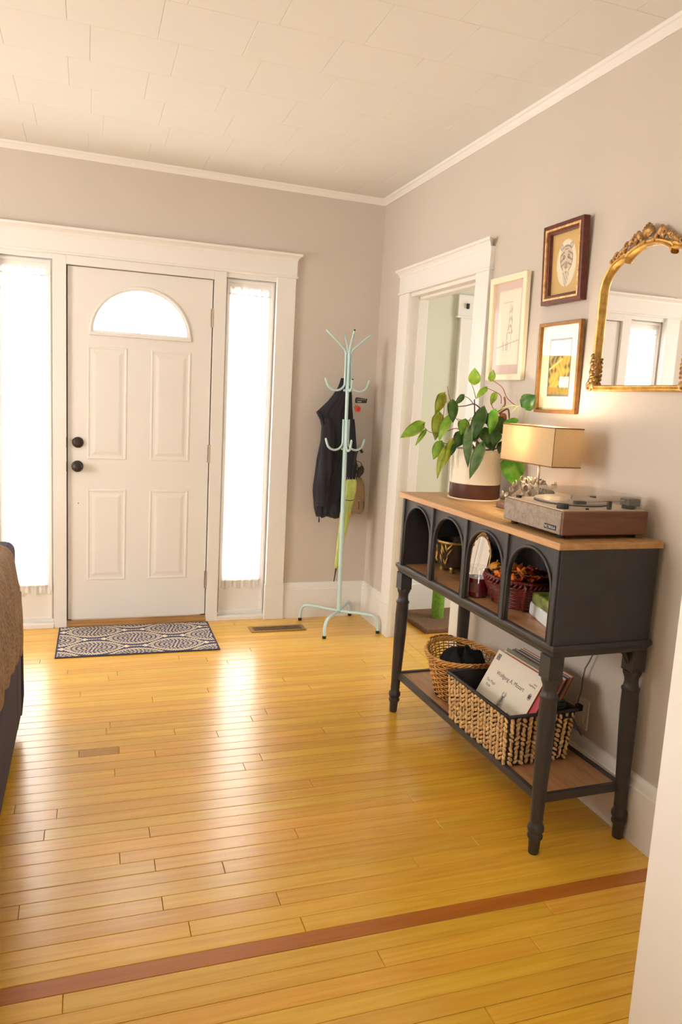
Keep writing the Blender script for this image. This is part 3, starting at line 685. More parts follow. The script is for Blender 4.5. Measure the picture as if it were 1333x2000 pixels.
bx('shade_seam', TRB, (a0-.0008, b0-.0008, z0), (a0+.001, b0+.001, z1), lp)
MB().tube([(0, 0, .10), (0, 0, .19)], .0055, 12).build('stem', PLATTER, lp, smooth=True)
MB().tube([(0, -.002, .19), (0, 0, .235)], .013, 12).build('socket', PORC, lp, smooth='auto')
MB().tube([(-.062, 0, .21), (.054, 0, .21)], .0016, 6).tube([(0, -.163, .21), (0, .166, .21)], .0016, 6).build('spider', PLATTER, lp)
BULB, nt, b_, N_, L_ = newmat('lit_bulb'); b_.inputs['Emission Color'].default_value = (1, .82, .58, 1); b_.inputs['Emission Strength'].default_value = 22; b_.inputs['Base Color'].default_value = (1, .9, .8, 1)
MB().ell((0, .0, .268), (.024, .024, .032), 16, 10).build('bulb', BULB, lp, smooth=True)
for dv in (0,):
    l = bpy.data.lights.new('lamp_glow', 'POINT'); l.energy = 9; l.color = (1, .88, .70); l.shadow_soft_size = .03
    lo = bpy.data.objects.new('lamp_glow', l); COL.objects.link(lo); lo.parent = lp; lo.location = (.0, .035, .295)
bx('wood_foot', MDARK, (-.045, -.105, 0), (.055, .205, .022), lp, .004)
rnd = random.Random(11)
MB().loft([[(.042*s*math.cos(PI*2*i/16), cy_+w_*math.cos(0)*math.sin(PI*2*i/16), z) for i in range(16)] for z, s, w_, cy_ in ((.020, 1, .145, .045), (.06, .9, .12, .03), (.10, .75, .09, -.01), (.118, .3, .05, -.015))]).build('base_core', mat('shell_grout', rgb(120, 104, 84), .8, bump=.6), lp, smooth=True)
def shell(c, s, M):
    m = MB(); rings = []
    for j in range(7):
        t = j/6*1.25; r = .2+.8*math.sin(min(t, 1.2)/1.2*PI/2)
        rings.append([Vector(((.52*r*math.cos(2*PI*i/14)*(1+.06*(i % 2))), (.85*r*math.sin(2*PI*i/14)*(1+.06*(i % 2))), .55*(1-math.cos(t))*1.2)) for i in range(14)])
    inner = [[p*.9+Vector((0, 0, .10)) for p in r] for r in reversed(rings)]
    m.loft(rings+inner, cap=False)
    m.v = [tuple(M @ (Vector(p)*s)+Vector(c)) for p in m.v]
    return m
for i in range(58):
    if i < 22: vv = -.11+.013*i*.72; zz = .128+.006*math.sin(i*2.1)-abs(vv+.01)*.06; uu = rnd.uniform(-.035, .025)
    elif i < 42: vv = rnd.uniform(-.11, .10); zz = rnd.uniform(.095, .115); uu = -.042+rnd.uniform(-.006, .01)
    else: vv = rnd.uniform(-.10, .19); zz = rnd.uniform(.035, .085); uu = -.045+rnd.uniform(-.008, .006)
    M = Matrix.Rotation(rnd.uniform(0, 6.28), 3, 'Z') @ Matrix.Rotation(rnd.uniform(.8, 1.9), 3, 'X') @ Matrix.Rotation(rnd.uniform(-.6, .6), 3, 'Y')
    shell((uu, vv, zz), rnd.uniform(.012, .017), M).build('seashell', SHELLM, lp, smooth=True)

# ---------------------------------------------------------------- potted plant
pot = thing('potted_philodendron', 'trailing green philodendron in a cream ceramic pot with a brown band', 'plant', cw(.072, .40, H), CA)
MB().lathe([(0, .0), (.112, .0), (.114, .002), (.113, .004), (0, .004)], n=48, cap=False).build('saucer', POTW, pot, smooth='auto')
prof = [(.106, .004), (.108, .008), (.1085, .066)]
MB().lathe([(0, .004)]+prof+[(.100, .066), (.100, .03), (0, .03)], n=64, cap=False).build('brown_band', POTB, pot, smooth='auto')
prof = [(.1085, .0662), (.1095, .07), (.1095, .205), (.1085, .212), (.104, .213), (.102, .21), (.101, .07)]
m = MB(); n = 128
# relief of concentric rainbow arches pressed in the clay
rings = []
for r, z in prof[:1]+[(.1092, .0665+.0035*i) for i in range(42)]+prof[3:]:
    ring = []
    for i in range(n):
        a = 2*PI*i/n; rr_ = r
        if .068 < z < .208 and r > .105:
            px_ = (a*.109 % .075)-.0375; row = int((z-.066)//.05); px_ = ((a*.109+(row % 2)*.0375) % .075)-.0375; pz = (z-.066)-row*.05
            d_ = math.hypot(px_, pz); rr_ += .0007*math.cos(d_/.006*2*PI) if d_ < .045 else 0
        ring.append((rr_*math.cos(a), rr_*math.sin(a), z))
    rings.append(ring)
m.loft(rings, cap=False); m.build('pot', POTW, pot, smooth=True)
MB().lathe([(0, .196), (.05, .200), (.101, .190)], n=32, cap=False).build('soil', SOIL, pot, smooth=True)
LM = {}
for k, (c1, c2) in {'L': ((120, 165, 40), (165, 195, 70)), 'M': ((105, 150, 40), (150, 185, 60)), 'Y': ((130, 150, 30), (175, 180, 50)), 'D': ((38, 78, 22), (70, 105, 30)), 'G': ((70, 105, 62), (110, 140, 84)), 'B': ((80, 160, 25), (140, 200, 70)), 'O': ((140, 135, 30), (165, 120, 40)), 'R': ((160, 70, 30), (190, 110, 50))}.items():
    m_, nt, b_, N_, L_ = newmat('leaf_green_'+k); a_ = N_.new('ShaderNodeTexCoord'); nn = N_.new('ShaderNodeTexNoise'); nn.inputs['Scale'].default_value = 25
    L_.new(a_.outputs['Object'], nn.inputs['Vector']); r_ = N_.new('ShaderNodeValToRGB'); r_.color_ramp.elements[0].color = rgb(*c1); r_.color_ramp.elements[1].color = rgb(*c2); r_.color_ramp.elements[0].position = .35; r_.color_ramp.elements[1].position = .65
    L_.new(nn.outputs['Fac'], r_.inputs[0]); L_.new(r_.outputs[0], b_.inputs['Base Color']); b_.inputs['Roughness'].default_value = .38; b_.inputs['Transmission Weight'].default_value = 0
    tl = N_.new('ShaderNodeBsdfTranslucent'); L_.new(r_.outputs[0], tl.inputs[0]); mx = N_.new('ShaderNodeMixShader'); mx.inputs[0].default_value = .25
    L_.new(b_.outputs[0], mx.inputs[1]); L_.new(tl.outputs[0], mx.inputs[2]); L_.new(mx.outputs[0], N_['Material Output'].inputs[0]); LM[k] = m_
LEAVES=[
((-0.372, -1.56, 1.332),(-0.461, -1.533, 1.267),0.043,'L'),
((-0.351, -1.549, 1.304),(-0.394, -1.548, 1.236),0.017,'M'),
((-0.3, -1.6, 1.463),(-0.334, -1.604, 1.378),0.040,'Y'),
((-0.299, -1.567, 1.376),(-0.315, -1.581, 1.264),0.045,'Y'),
((-0.288, -1.642, 1.369),(-0.33, -1.641, 1.263),0.035,'L'),
((-0.301, -1.691, 1.435),(-0.303, -1.713, 1.347),0.036,'D'),
((-0.203, -1.597, 1.464),(-0.242, -1.598, 1.422),0.022,'G'),
((-0.311, -1.629, 1.259),(-0.343, -1.633, 1.184),0.040,'M'),
((-0.308, -1.664, 1.234),(-0.339, -1.67, 1.107),0.029,'Y'),
((-0.298, -1.705, 1.272),(-0.327, -1.711, 1.164),0.025,'Y'),
((-0.29, -1.72, 1.257),(-0.31, -1.732, 1.211),0.016,'D'),
((-0.19, -1.661, 1.516),(-0.203, -1.677, 1.58),0.042,'L'),
((-0.109, -1.661, 1.533),(-0.115, -1.681, 1.578),0.026,'L'),
((-0.137, -1.668, 1.502),(-0.179, -1.668, 1.454),0.024,'L'),
((-0.11, -1.706, 1.48),(-0.134, -1.716, 1.43),0.023,'L'),
((-0.077, -1.873, 1.433),(-0.047, -1.913, 1.476),0.057,'D'),
((-0.238, -1.692, 1.348),(-0.267, -1.699, 1.322),0.037,'O'),
((-0.21, -1.788, 1.407),(-0.257, -1.785, 1.263),0.045,'D'),
((-0.177, -1.829, 1.405),(-0.198, -1.84, 1.31),0.035,'B'),
((-0.206, -1.767, 1.406),(-0.19, -1.799, 1.348),0.032,'D'),
((-0.267, -1.779, 1.32),(-0.266, -1.803, 1.168),0.032,'G'),
((-0.223, -1.826, 1.267),(-0.267, -1.825, 1.124),0.038,'G'),
((-0.187, -1.778, 1.33),(-0.181, -1.804, 1.265),0.046,'D'),
((-0.146, -1.801, 1.321),(-0.165, -1.813, 1.266),0.044,'D'),
((-0.119, -1.793, 1.375),(-0.163, -1.791, 1.314),0.053,'D'),
((-0.068, -1.821, 1.214),(-0.066, -1.845, 1.101),0.083,'B'),
((-0.248, -1.698, 1.307),(-0.276, -1.705, 1.243),0.046,'D'),
((-0.086, -1.857, 1.373),(-0.144, -1.848, 1.361),0.020,'B'),
((-0.11, -1.763, 1.392),(-0.098, -1.793, 1.37),0.026,'R'),
((-0.115, -1.795, 1.277),(-0.13, -1.81, 1.231),0.025,'D'),
((-0.137, -1.737, 1.372),(-0.104, -1.778, 1.313),0.051,'D'),
]

STEMS=[
([(-0.17, -1.707, 1.237),(-0.194, -1.694, 1.304),(-0.233, -1.672, 1.347),(-0.261, -1.656, 1.364),(-0.309, -1.63, 1.449)],'g'),
([(-0.171, -1.672, 1.235),(-0.233, -1.638, 1.318),(-0.284, -1.609, 1.305),(-0.336, -1.58, 1.297),(-0.371, -1.56, 1.323)],'p'),
([(-0.159, -1.679, 1.41),(-0.184, -1.665, 1.429),(-0.215, -1.647, 1.42),(-0.251, -1.628, 1.414)],'d'),
([(-0.174, -1.636, 1.431),(-0.191, -1.627, 1.451),(-0.212, -1.615, 1.462)],'g'),
([(-0.162, -1.643, 1.349),(-0.167, -1.64, 1.404),(-0.171, -1.638, 1.45)],'s'),
([(-0.17, -1.65, 1.452),(-0.183, -1.643, 1.495),(-0.194, -1.637, 1.524),(-0.181, -1.644, 1.52)],'g'),
([(-0.281, -1.634, 1.435),(-0.291, -1.628, 1.466),(-0.298, -1.624, 1.498)],'p'),
([(-0.302, -1.611, 1.355),(-0.299, -1.612, 1.402),(-0.305, -1.609, 1.442),(-0.299, -1.612, 1.475)],'p'),
([(-0.086, -1.719, 1.437),(-0.091, -1.717, 1.471),(-0.121, -1.7, 1.49),(-0.147, -1.686, 1.501)],'p'),
([(-0.017, -1.724, 1.432),(-0.051, -1.705, 1.462),(-0.072, -1.693, 1.506),(-0.11, -1.672, 1.533)],'p'),
([(-0.154, -1.796, 1.401),(-0.121, -1.815, 1.425),(-0.084, -1.835, 1.431),(-0.074, -1.841, 1.397),(-0.075, -1.84, 1.362)],'l'),
([(-0.061, -1.848, 1.433),(-0.08, -1.838, 1.429),(-0.1, -1.826, 1.4),(-0.102, -1.825, 1.377)],'l'),
([(-0.034, -1.84, 1.416),(-0.039, -1.837, 1.381),(-0.057, -1.828, 1.362)],'l'),
([(-0.097, -1.759, 1.465),(-0.094, -1.761, 1.429),(-0.123, -1.745, 1.4),(-0.154, -1.728, 1.389),(-0.182, -1.712, 1.351),(-0.183, -1.712, 1.242)],'b'),
([(-0.117, -1.725, 1.404),(-0.129, -1.719, 1.426),(-0.128, -1.719, 1.444),(-0.121, -1.723, 1.476)],'p'),
([(-0.171, -1.718, 1.406),(-0.191, -1.707, 1.369),(-0.238, -1.681, 1.359),(-0.262, -1.667, 1.364)],'p'),
([(-0.204, -1.723, 1.297),(-0.19, -1.73, 1.27),(-0.17, -1.741, 1.263),(-0.161, -1.747, 1.241)],'b'),
([(-0.195, -1.693, 1.258),(-0.177, -1.703, 1.237),(-0.146, -1.721, 1.239),(-0.107, -1.742, 1.247),(-0.09, -1.752, 1.275)],'b'),
([(-0.202, -1.747, 1.352),(-0.191, -1.753, 1.308),(-0.212, -1.741, 1.271)],'b'),
([(-0.111, -1.751, 1.394),(-0.082, -1.768, 1.416),(-0.073, -1.773, 1.377)],'b'),
([(-0.058, -1.804, 1.212),(-0.085, -1.789, 1.269),(-0.123, -1.768, 1.257)],'g'),
([(-0.308, -1.664, 1.234),(-0.304, -1.667, 1.253),(-0.274, -1.684, 1.283),(-0.244, -1.7, 1.303)],'p'),
([(-0.319, -1.647, 1.26),(-0.283, -1.667, 1.258),(-0.254, -1.683, 1.292)],'g'),
([(-0.248, -1.744, 1.319),(-0.243, -1.746, 1.368),(-0.228, -1.755, 1.369)],'g'),
]

Mi = (Matrix.Translation(Vector(cw(.072, .40, H))) @ Matrix.Rotation(CA, 4, 'Z')).inverted()
def leaf(B, T, w, k, parent, M_=None):
    B = Vector(B); T = Vector(T)
    if M_: B = M_ @ B; T = M_ @ T
    ax = T-B; L = ax.length; ax.normalize()
    view = Vector((-.49, -.87, .12)); view = view-ax*view.dot(ax); view.normalize(); rnd2 = random.Random(int(abs(B.x*9999+B.z*777)))
    view = Matrix.Rotation(rnd2.uniform(-.5, .5), 3, ax) @ view
    sd = ax.cross(view); n = 12; rings = []
    for j in range(n+1):
        t = j/n
        hw = w/2*(min(1, (t*7)**.55) if t < .14 else 1)*(1-((max(t-.3, 0)/.7)**1.9))*(.92+.08*math.sin(t*PI))
        if t == 1: hw = .0004
        back = -.09*L*(1-min(1, t*5)) if t < .2 else 0     # lobes reach back past the petiole
        c = B+ax*(L*t)+view*(.10*L*math.sin(PI*t)-.04*L*t)
        row = []
        for q in (-1, -.66, -.33, 0, .33, .66, 1):
            row.append(c+sd*(hw*q)+view*(-.30*hw*abs(q)**1.4+.012*L*math.sin(t*14+q*3)*abs(q))*1.0+ax*(back*abs(q)*(1.4 if abs(q) > .5 else .9)))
        rings.append(row)
    top = MB().loft(rings, closed=False); nv = len(top.v)
    th = view*.0009
    bot = [tuple(Vector(p)-th) for p in top.v]; fs = list(top.f)
    m = MB().add(top.v, fs).add(bot, [tuple(reversed(f)) for f in fs])
    k7 = 7; per = [i for i in range(k7)]+[(j+1)*k7+k7-1 for j in range(n)]+[n*k7+i for i in range(k7-2, -1, -1)]+[j*k7 for j in range(n-1, 0, -1)]
    m.add([], []); m.f += [(per[i], per[(i+1) % len(per)], per[(i+1) % len(per)]+nv, per[i]+nv) for i in range(len(per))]
    return m.build('leaf', LM[k], parent, smooth=True, recalc=False)
LEAVES += [((-.13, -1.74, 1.33), (-.16, -1.80, 1.25), .05, 'D'), ((-.20, -1.72, 1.34), (-.235, -1.76, 1.27), .045, 'D'), ((-.10, -1.77, 1.36), (-.09, -1.84, 1.29), .05, 'D'), ((-.17, -1.70, 1.38), (-.20, -1.73, 1.32), .04, 'M'), ((-.24, -1.70, 1.36), (-.27, -1.73, 1.30), .038, 'M'), ((-.12, -1.70, 1.30), (-.13, -1.76, 1.24), .05, 'D')]
for B, T, w_, k in LEAVES: leaf(B, T, w_*1.28, k, pot, Mi)
SM = {'g': mat('green_petiole', rgb(96, 112, 60), .5), 'p': mat('reddish_petiole', rgb(138, 66, 58), .5), 'd': mat('purple_brown_vine', rgb(86, 58, 60), .6), 's': mat('dark_plant_stake', rgb(58, 46, 44), .6), 'l': mat('lime_petiole', rgb(190, 195, 100), .5), 'b': mat('woody_vine', rgb(120, 72, 38), .7)}
def smooth_path(P_, k=5):
    P_ = [Vector(p) for p in P_]; out = []
    for i in range(len(P_)-1):
        p0, p1, p2, p3 = P_[max(i-1, 0)], P_[i], P_[i+1], P_[min(i+2, len(P_)-1)]
        for j in range(k):
            t = j/k; out.append(.5*((2*p1)+(-p0+p2)*t+(2*p0-5*p1+4*p2-p3)*t*t+(-p0+3*p1-3*p2+p3)*t**3))
    return out+[P_[-1]]
for pts, k in STEMS:
    q = smooth_path([Mi @ Vector(p) for p in pts], 5)
    r0 = {'b': .0042, 's': .0035, 'd': .0026}.get(k, .0017)
    MB().tube(q, [r0*(1.1-.45*i/len(q)) for i in range(len(q))], 6).build('vine' if k in 'bdp' else 'petiole' if k != 's' else 'stake', SM[k], pot, smooth=True)

# ---------------------------------------------------------------- things in the cubbies
cup = thing('footed_bowl', 'dark footed pot with gold leaf pattern in the second arch from the left', 'pot', cw(-.005, .385, ZF), CA)
MB().lathe([(0, .022), (.060, .024), (.076, .034), (.080, .06), (.082, .135), (.084, .140), (.080, .140), (.076, .13), (.07, .04), (0, .035)], n=40, cap=False).build('bowl', mat('dark_bronze_lacquer', (.05, .03, .02, 1), .3, metal=.4), cup, smooth='auto')
gm = MB(); rng = random.Random(4)
for k in range(20):
    a = PI*1.0+rng.uniform(-1.0, .75); z = rng.uniform(.04, .115); L = rng.uniform(.03, .05); t = rng.uniform(-.8, .8)
    pts = []
    for j in range(7):
        s_ = j/6; aa = a+(s_*L*math.sin(t))/.083; zz = min(.134, z+s_*L*math.cos(t)-.01)
        r_ = .0822 if zz > .055 else .080
        pts.append((r_*math.cos(aa), r_*math.sin(aa), zz))
    gm.tube(pts, [.001, .003, .0045, .005, .004, .0025, .0008], 6)
gm.lathe([(.0835, .130), (.0855, .133), (.0855, .139), (.083, .141)], n=40, cap=False)
gm.build('gold_relief', GOLDP, cup, smooth=True)
for a in (.8, 2.4, 4.0, 5.5): MB().lathe([(.008, 0), (.011, .006), (.008, .016), (.013, .030)], (.055*math.cos(a), .055*math.sin(a), 0), 10).build('foot', GOLDP, cup, smooth=True)

def crest(m, s, cx, z, pieces):
    for (dx, dz, rx, rz, ang) in pieces:
        M = Matrix.Rotation(ang, 3, 'X'); m.ell((0, cx+dx, z+dz), (.006*s, rx, rz), 10, 6, M)
sm = thing('small_arched_mirror', 'small gold framed arched mirror leaning inside the third arch', 'mirror', cw(-.045, .130, ZF), rot=(0, math.radians(5), CA))
oi = arch(0, .162, .004, .135, 20, .212); ii = arch(0, .146, .012, .135, 20, .203)
MB().plate(oi, [ii], YZ, -.005, .006).build('frame', GOLDL, sm, bevel=.002)
MB().plate(ii, [], YZ, .0, .003).build('glass', MIRROR, sm)
m = MB(); crest(m, 1, 0, .21, [(-.05, -.022, .014, .008, .7), (-.03, -.004, .014, .008, .4), (0, .010, .014, .014, 0), (.03, -.004, .014, .008, -.4), (.05, -.022, .014, .008, -.7), (.068, -.05, .009, .010, -1.1), (-.068, -.05, .009, .010, 1.1), (.015, .006, .01, .007, -.2), (-.015, .006, .01, .007, .2)])
m.build('crest', GOLDL, sm, smooth=True)
cj = thing('candle_jar', 'glass jar candle with burgundy wax in front of the small mirror', 'candle', cw(-.118, -.003, ZF), CA)
MB().lathe([(0, 0), (.040, 0), (.044, .004), (.044, .080), (.040, .088), (.036, .092), (.037, .094), (.037, .112), (.0395, .113), (.0395, .116), (.034, .116), (.034, .092), (.041, .078), (.041, .006), (0, .005)], n=36, cap=False).build('glass_jar', GLASS, cj, smooth='auto')
MB().lathe([(0, .006), (.040, .006), (.0405, .074), (0, .073)], n=36, cap=False).build('wax', WAX, cj, smooth='auto')
MB().tube([(0, 0, .072), (.001, 0, .082)], .0012, 6).build('wick', DARK, cj)
lab = MB(); lab.loft([[(.0445*math.cos(a), .0445*math.sin(a), z) for a in [PI*1.12+.1*i for i in range(9)]] for z in (.022, .058)], closed=False); lab.build('label', mat('dark_red_label', rgb(96, 52, 40), .5), cj, smooth=True)

bk = thing('maroon_basket', 'maroon woven basket of autumn leaves seen through the third and fourth arches', 'basket', cw(-.015, -.135, ZF), CA)
m = MB(); 
def oval(a, b, z, n=56, wav=0, ph=0): return [(a*math.cos(2*PI*i/n)*(1+wav*math.sin(i*PI*.5+ph)), b*math.sin(2*PI*i/n)*(1+wav*math.sin(i*PI*.5+ph)), z) for i in range(n)]
for j in range(12):
    t = j/11; m.tube(oval(.088+.034*t, .105+.045*t, .008+t*.078, 56, .012, j*PI), .0040, 6, closed=True)
m.build('woven_rods', MAROON, bk, smooth=True)
m = MB().loft([oval(.082, .099, .003, 40), oval(.115, .142, .088, 40)]); m.build('basket_core', mat('dark_maroon_core', (.03, .008, .006, 1), .7), bk)
m = MB()
for j in range(48):
    a = 2*PI*j/48
    m.tube([(.118*math.cos(a), .146*math.sin(a), .082), (.127*math.cos(a+.08), .156*math.sin(a+.08), .096), (.122*math.cos(a+.16), .150*math.sin(a+.16), .110)], .0048, 6)
m.tube(oval(.120, .149, .108, 48), .0065, 8, closed=True); m.build('rim', MAROON, bk, smooth=True)
for a in (2.75, 4.15, .5):
    MB().tube([((.093+.040*t)*math.cos(a), (.111+.049*t)*math.sin(a), .004+t*.100) for t in (0, .25, .5, .75, 1)], .0105, 8, flat=.3).build('strap', MAROON, bk, smooth=True)
gl = thing('autumn_leaf_garland', 'orange and red artificial leaves filling the maroon basket', 'garland', cw(-.015, -.135, ZF+.0885), CA)
GC = [mat('orange_fabric_leaf', rgb(228, 120, 28), .6, var=.25), mat('amber_fabric_leaf', rgb(232, 158, 52), .6, var=.2), mat('rust_fabric_leaf', rgb(150, 50, 26), .6, var=.3), mat('brown_fabric_leaf', rgb(88, 52, 34), .7, var=.3)]
rng = random.Random(21)
for k in range(40):
    a = rng.uniform(0, 2*PI); r = math.sqrt(rng.random()); c = Vector((.095*r*math.cos(a), .12*r*math.sin(a), .022+.030*(1-r*r)*rng.uniform(.3, 1)))
    R3 = Matrix.Rotation(rng.uniform(0, 6.28), 3, 'Z') @ Matrix.Rotation(rng.uniform(-.9, .9), 3, 'X') @ Matrix.Rotation(rng.uniform(-.6, .6), 3, 'Y')
    s = rng.uniform(.020, .032); nn = 20; ring = []
    for i in range(nn):
        rad = s*(1.0 if i % 4 == 0 else .62 if i % 2 == 0 else .75); ring.append(Vector((rad*math.cos(2*PI*i/nn), rad*math.sin(2*PI*i/nn), .2*s*math.sin(i*1.3))))
    vs = [c+R3 @ p for p in ring]+[c+R3 @ Vector((0, 0, .25*s))]+[c+R3 @ Vector((0, 0, .25*s-.003))]
    MB().add(vs, [(i, (i+1) % nn, nn) for i in range(nn)]+[((i+1) % nn, i, nn+1) for i in range(nn)]).build('leaf', GC[(0, 1, 2, 0, 3, 2, 3)[k % 7]], gl, smooth=False, recalc=False)
for (x, y, z, r, ci) in ((-.05, .095, .030, .026, 1), (-.055, .02, .032, .022, 2), (-.075, -.055, .024, .017, 0)):
    m = MB(); rings = []
    for j in range(9):
        b = PI*j/8; rings.append([(x+r*math.sin(b)*(1+.10*abs(math.sin(i*PI/4)))*math.cos(2*PI*i/32)+1e-5, y+r*math.sin(b)*(1+.10*abs(math.sin(i*PI/4)))*math.sin(2*PI*i/32), z+r*.8*math.cos(b)) for i in range(32)])
    m.loft(rings); m.tube([(x, y, z+r*.7), (x+.004, y, z+r*1.1)], .003, 6); m.build('pumpkin', GC[ci], gl, smooth=True)
MB().tube([(-.06, -.02, .03), (-.07, -.09, .05), (-.062, -.14, .052)], .0012, 6).build('twig', GC[3], gl)

sw = thing('white_wrapped_box', 'white wrapped bar lying under the green one in the rightmost arch', 'box', cw(-.024, -.362, ZF), CA+math.radians(-15.6))
bx('wrapper', SOAPW, (-.055, -.102, 0), (.055, .102, .048), sw, .006, 3)
m = MB()
for k in range(6): m.add([(-.05+.02*k, .10, .005+.007*k), (-.04+.02*k, .122, .012+.005*k), (-.03+.016*k, .10, .03+.002*k), (-.04+.018*k, .112, .001)], [(0, 1, 2), (0, 3, 1), (1, 3, 2)])
m.build('folded_end', SOAPW, sw)
sg = thing('green_wrapped_box', 'green marbled bar stacked on the white one in the rightmost arch', 'box', cw(-.038, -.376, ZF+.0485), CA+math.radians(-10.5))
bx('wrapper', SOAPG, (-.048, -.082, 0), (.048, .082, .042), sg, .008, 3)
sb = thing('driftwood_piece', 'small brown driftwood piece on top of the green bar', 'driftwood', cw(-.035, -.40, ZF+.0905), CA)
MB().loft([[(.016*s*math.cos(a)+.01*math.sin(v*40), v, .013+.013*s*math.sin(a)) for a in [2*PI*i/12 for i in range(12)]] for v, s in ((-.05, .3), (-.035, .9), (-.01, .7), (.015, 1.0), (.035, .75), (.048, .25))]).build('wood', BARK, sb, smooth=True)

# ---------------------------------------------------------------- baskets on the lower shelf
db = thing('seagrass_basket', 'square woven basket with black frame holding records on the lower shelf', 'basket', cw(-.036, -.152, ZS), CA)
HX, HY, HH = .122, .203, .190
def wall_ring(e, z, k=0): return [(-HX-e-k*z, -HY-e-k*z), (HX+e+k*z, -HY-e-k*z), (HX+e+k*z, HY+e+k*z), (-HX-e-k*z, HY+e+k*z)]
KK = .075
m = MB().loft([[(x, y, z) for x, y in wall_ring(0, z, KK)] for z in (.004, HH)], cap=False)
m.loft([[(x, y, z) for x, y in wall_ring(-.006, z, KK)] for z in (.008, HH)], cap=False); m.add([(x, y, .004) for x, y in wall_ring(0, .004, KK)], [(0, 1, 2, 3)])
m.build('basket_core', HYAD, db)
rr4 = [Vector((x, y, HH)) for x, y in wall_ring(.004, HH, KK)]
m = MB()
for i in range(4): m.tube([rr4[i], rr4[(i+1) % 4]], .0065, 8)
m.build('rim', HYAD, db, smooth=True)
m = MB(); rng = random.Random(5); corners = [Vector((-HX, -HY, 0)), Vector((HX, -HY, 0)), Vector((HX, HY, 0)), Vector((-HX, HY, 0))]
for s in range(4):
    A, B = corners[s], corners[(s+1) % 4]; d = (B-A); L = d.length; d.normalize(); nrm = Vector((d.y, -d.x, 0)); cols = round(L/.0218)
    for c in range(cols):
        for r in range(10):
            z = .012+r*.0178+(c % 2)*.006; k = KK*z
            p = A+d*((c+.5)*L/cols)*(1)+nrm*(.004+k)+Vector((0, 0, z)); mid = (A+B)/2; p += (p-mid).dot(d)*d*(k*2/L)
            sg_ = 1 if c % 2 else -1
            M = Matrix((d, nrm, Vector((0, 0, 1)))).transposed() @ Matrix.Rotation(sg_*(.62+rng.uniform(-.5, .5)), 3, 'Y')
            m.ell(p, (.0068*rng.uniform(.8, 1.15), .0075*rng.uniform(.6, 1.2), .0128*rng.uniform(.8, 1.15)), 6, 5, M)
tag(m.build('weave', HYA, db, smooth=True), kind='stuff')
# records leaning back in the basket
PAL = [(236, 225, 206), (190, 70, 82), (240, 205, 160), (235, 232, 215), (120, 118, 90), (225, 175, 150), (224, 170, 70), (84, 92, 104), (178, 186, 205), (110, 36, 60), (232, 178, 160), (92, 130, 100), (70, 78, 82), (205, 200, 190), (160, 60, 60), (235, 235, 225), (196, 120, 60)]
lean = math.radians(29)
nrec = len(PAL)
NAMES = ['cream', 'rose red', 'peach', 'ivory', 'olive', 'salmon pink', 'mustard', 'slate grey', 'pale blue', 'burgundy', 'pink', 'green', 'charcoal', 'light grey', 'brick red', 'white', 'tan']
ORD = ['first', 'second', 'third', 'fourth', 'fifth', 'sixth', 'seventh', 'eighth', 'ninth', 'tenth', 'eleventh', 'twelfth', 'thirteenth', 'fourteenth', 'fifteenth', 'sixteenth', 'last']
rng = random.Random(8)
for i, c in enumerate(PAL):
    du = i*.0070; dz = 0 if i == 0 else rng.uniform(-.006, .012)-.002; dv = 0 if i == 0 else -.012-.022*rng.random()
    lbl = 'cream record sleeve with composer drawing, front of the records in the basket' if i == 0 else '%s record sleeve, %s from the front of the basket' % (NAMES[i], ORD[i])
    le = lean-.004*i
    rec = thing('record_sleeve', lbl, 'record', cw(-.138+du, -.146+dv, ZS+.012), rot=(0, le, CA), group='record sleeves in the seagrass basket')
    col = rgb(*c); sm_ = mat('sleeve_card_%d' % i, col, .6, var=.06 if i else 0, vscale=9)
    zz0 = max(0, dz+.0)
    sl = bx('sleeve', sm_, (-.0016, -.157, zz0), (.0020, .157, zz0+.314), rec, .0006)
    bx('spine', mat('brown_card_edge_%d' % (i % 3), rgb(*((150, 92, 48), (120, 62, 30), (175, 118, 70))[i % 3]), .7), (-.0012, -.1585, zz0+.002), (.0016, -.1568, zz0+.312), rec)
    if i == 0: front = rec
FM = Matrix(((0, 0, -1, 0), (-1, 0, 0, 0), (0, 1, 0, 0), (0, 0, 0, 1)))
def ctext(s, u, v, size, al='LEFT', bold=0):
    text('lettering', s, size, INK, front, Matrix.Translation((-.0020, .157-u*.314, v*.314)) @ FM, .0001, al)
ctext('Wolfgang A. Mozart', .48, .725, .0225, 'CENTER')
ctext('The Magic', .07, .60, .0155); ctext('Flute', .105, .545, .0155)
ctext('Ouvertüre', .07, .30, .018); ctext('Arranged for', .70, .40, .0145); ctext('Woodwinds and', .69, .35, .0145); ctext('Harp Obl.', .74, .30, .0145)
ctext('Stereo', .87, .86, .008); ctext('Long Playing', .80, .83, .008)
def drawing(u, v):
    base = s2l((236/255, 225/255, 206/255)); x, y = u-.5, v
    # a robed figure seen in grey wash, halo of shading to the sides
    d = math.hypot(x*1.9, (y-.35)*1.0); sh_ = .22*math.exp(-((abs(x)-.28)/.16)**2-((y-.1)/.28)**2)
    body = max(0, 1-abs(x)/(.06+.34*max(0, .88-y)))*(1 if y < .86 else 0)
    head = 1 if math.hypot(x, (y-.90)*1.1) < .065 else 0
    k = min(1, .85*body+.6*head*(.6+.4*math.sin(u*60))+sh_)
    k *= .75+.25*math.sin(u*47+math.sin(v*31)*2)*math.sin(v*39+u*9)
    k = max(0, k)
    return tuple(b*(1-.92*min(1, k*1.35)) for b in base)
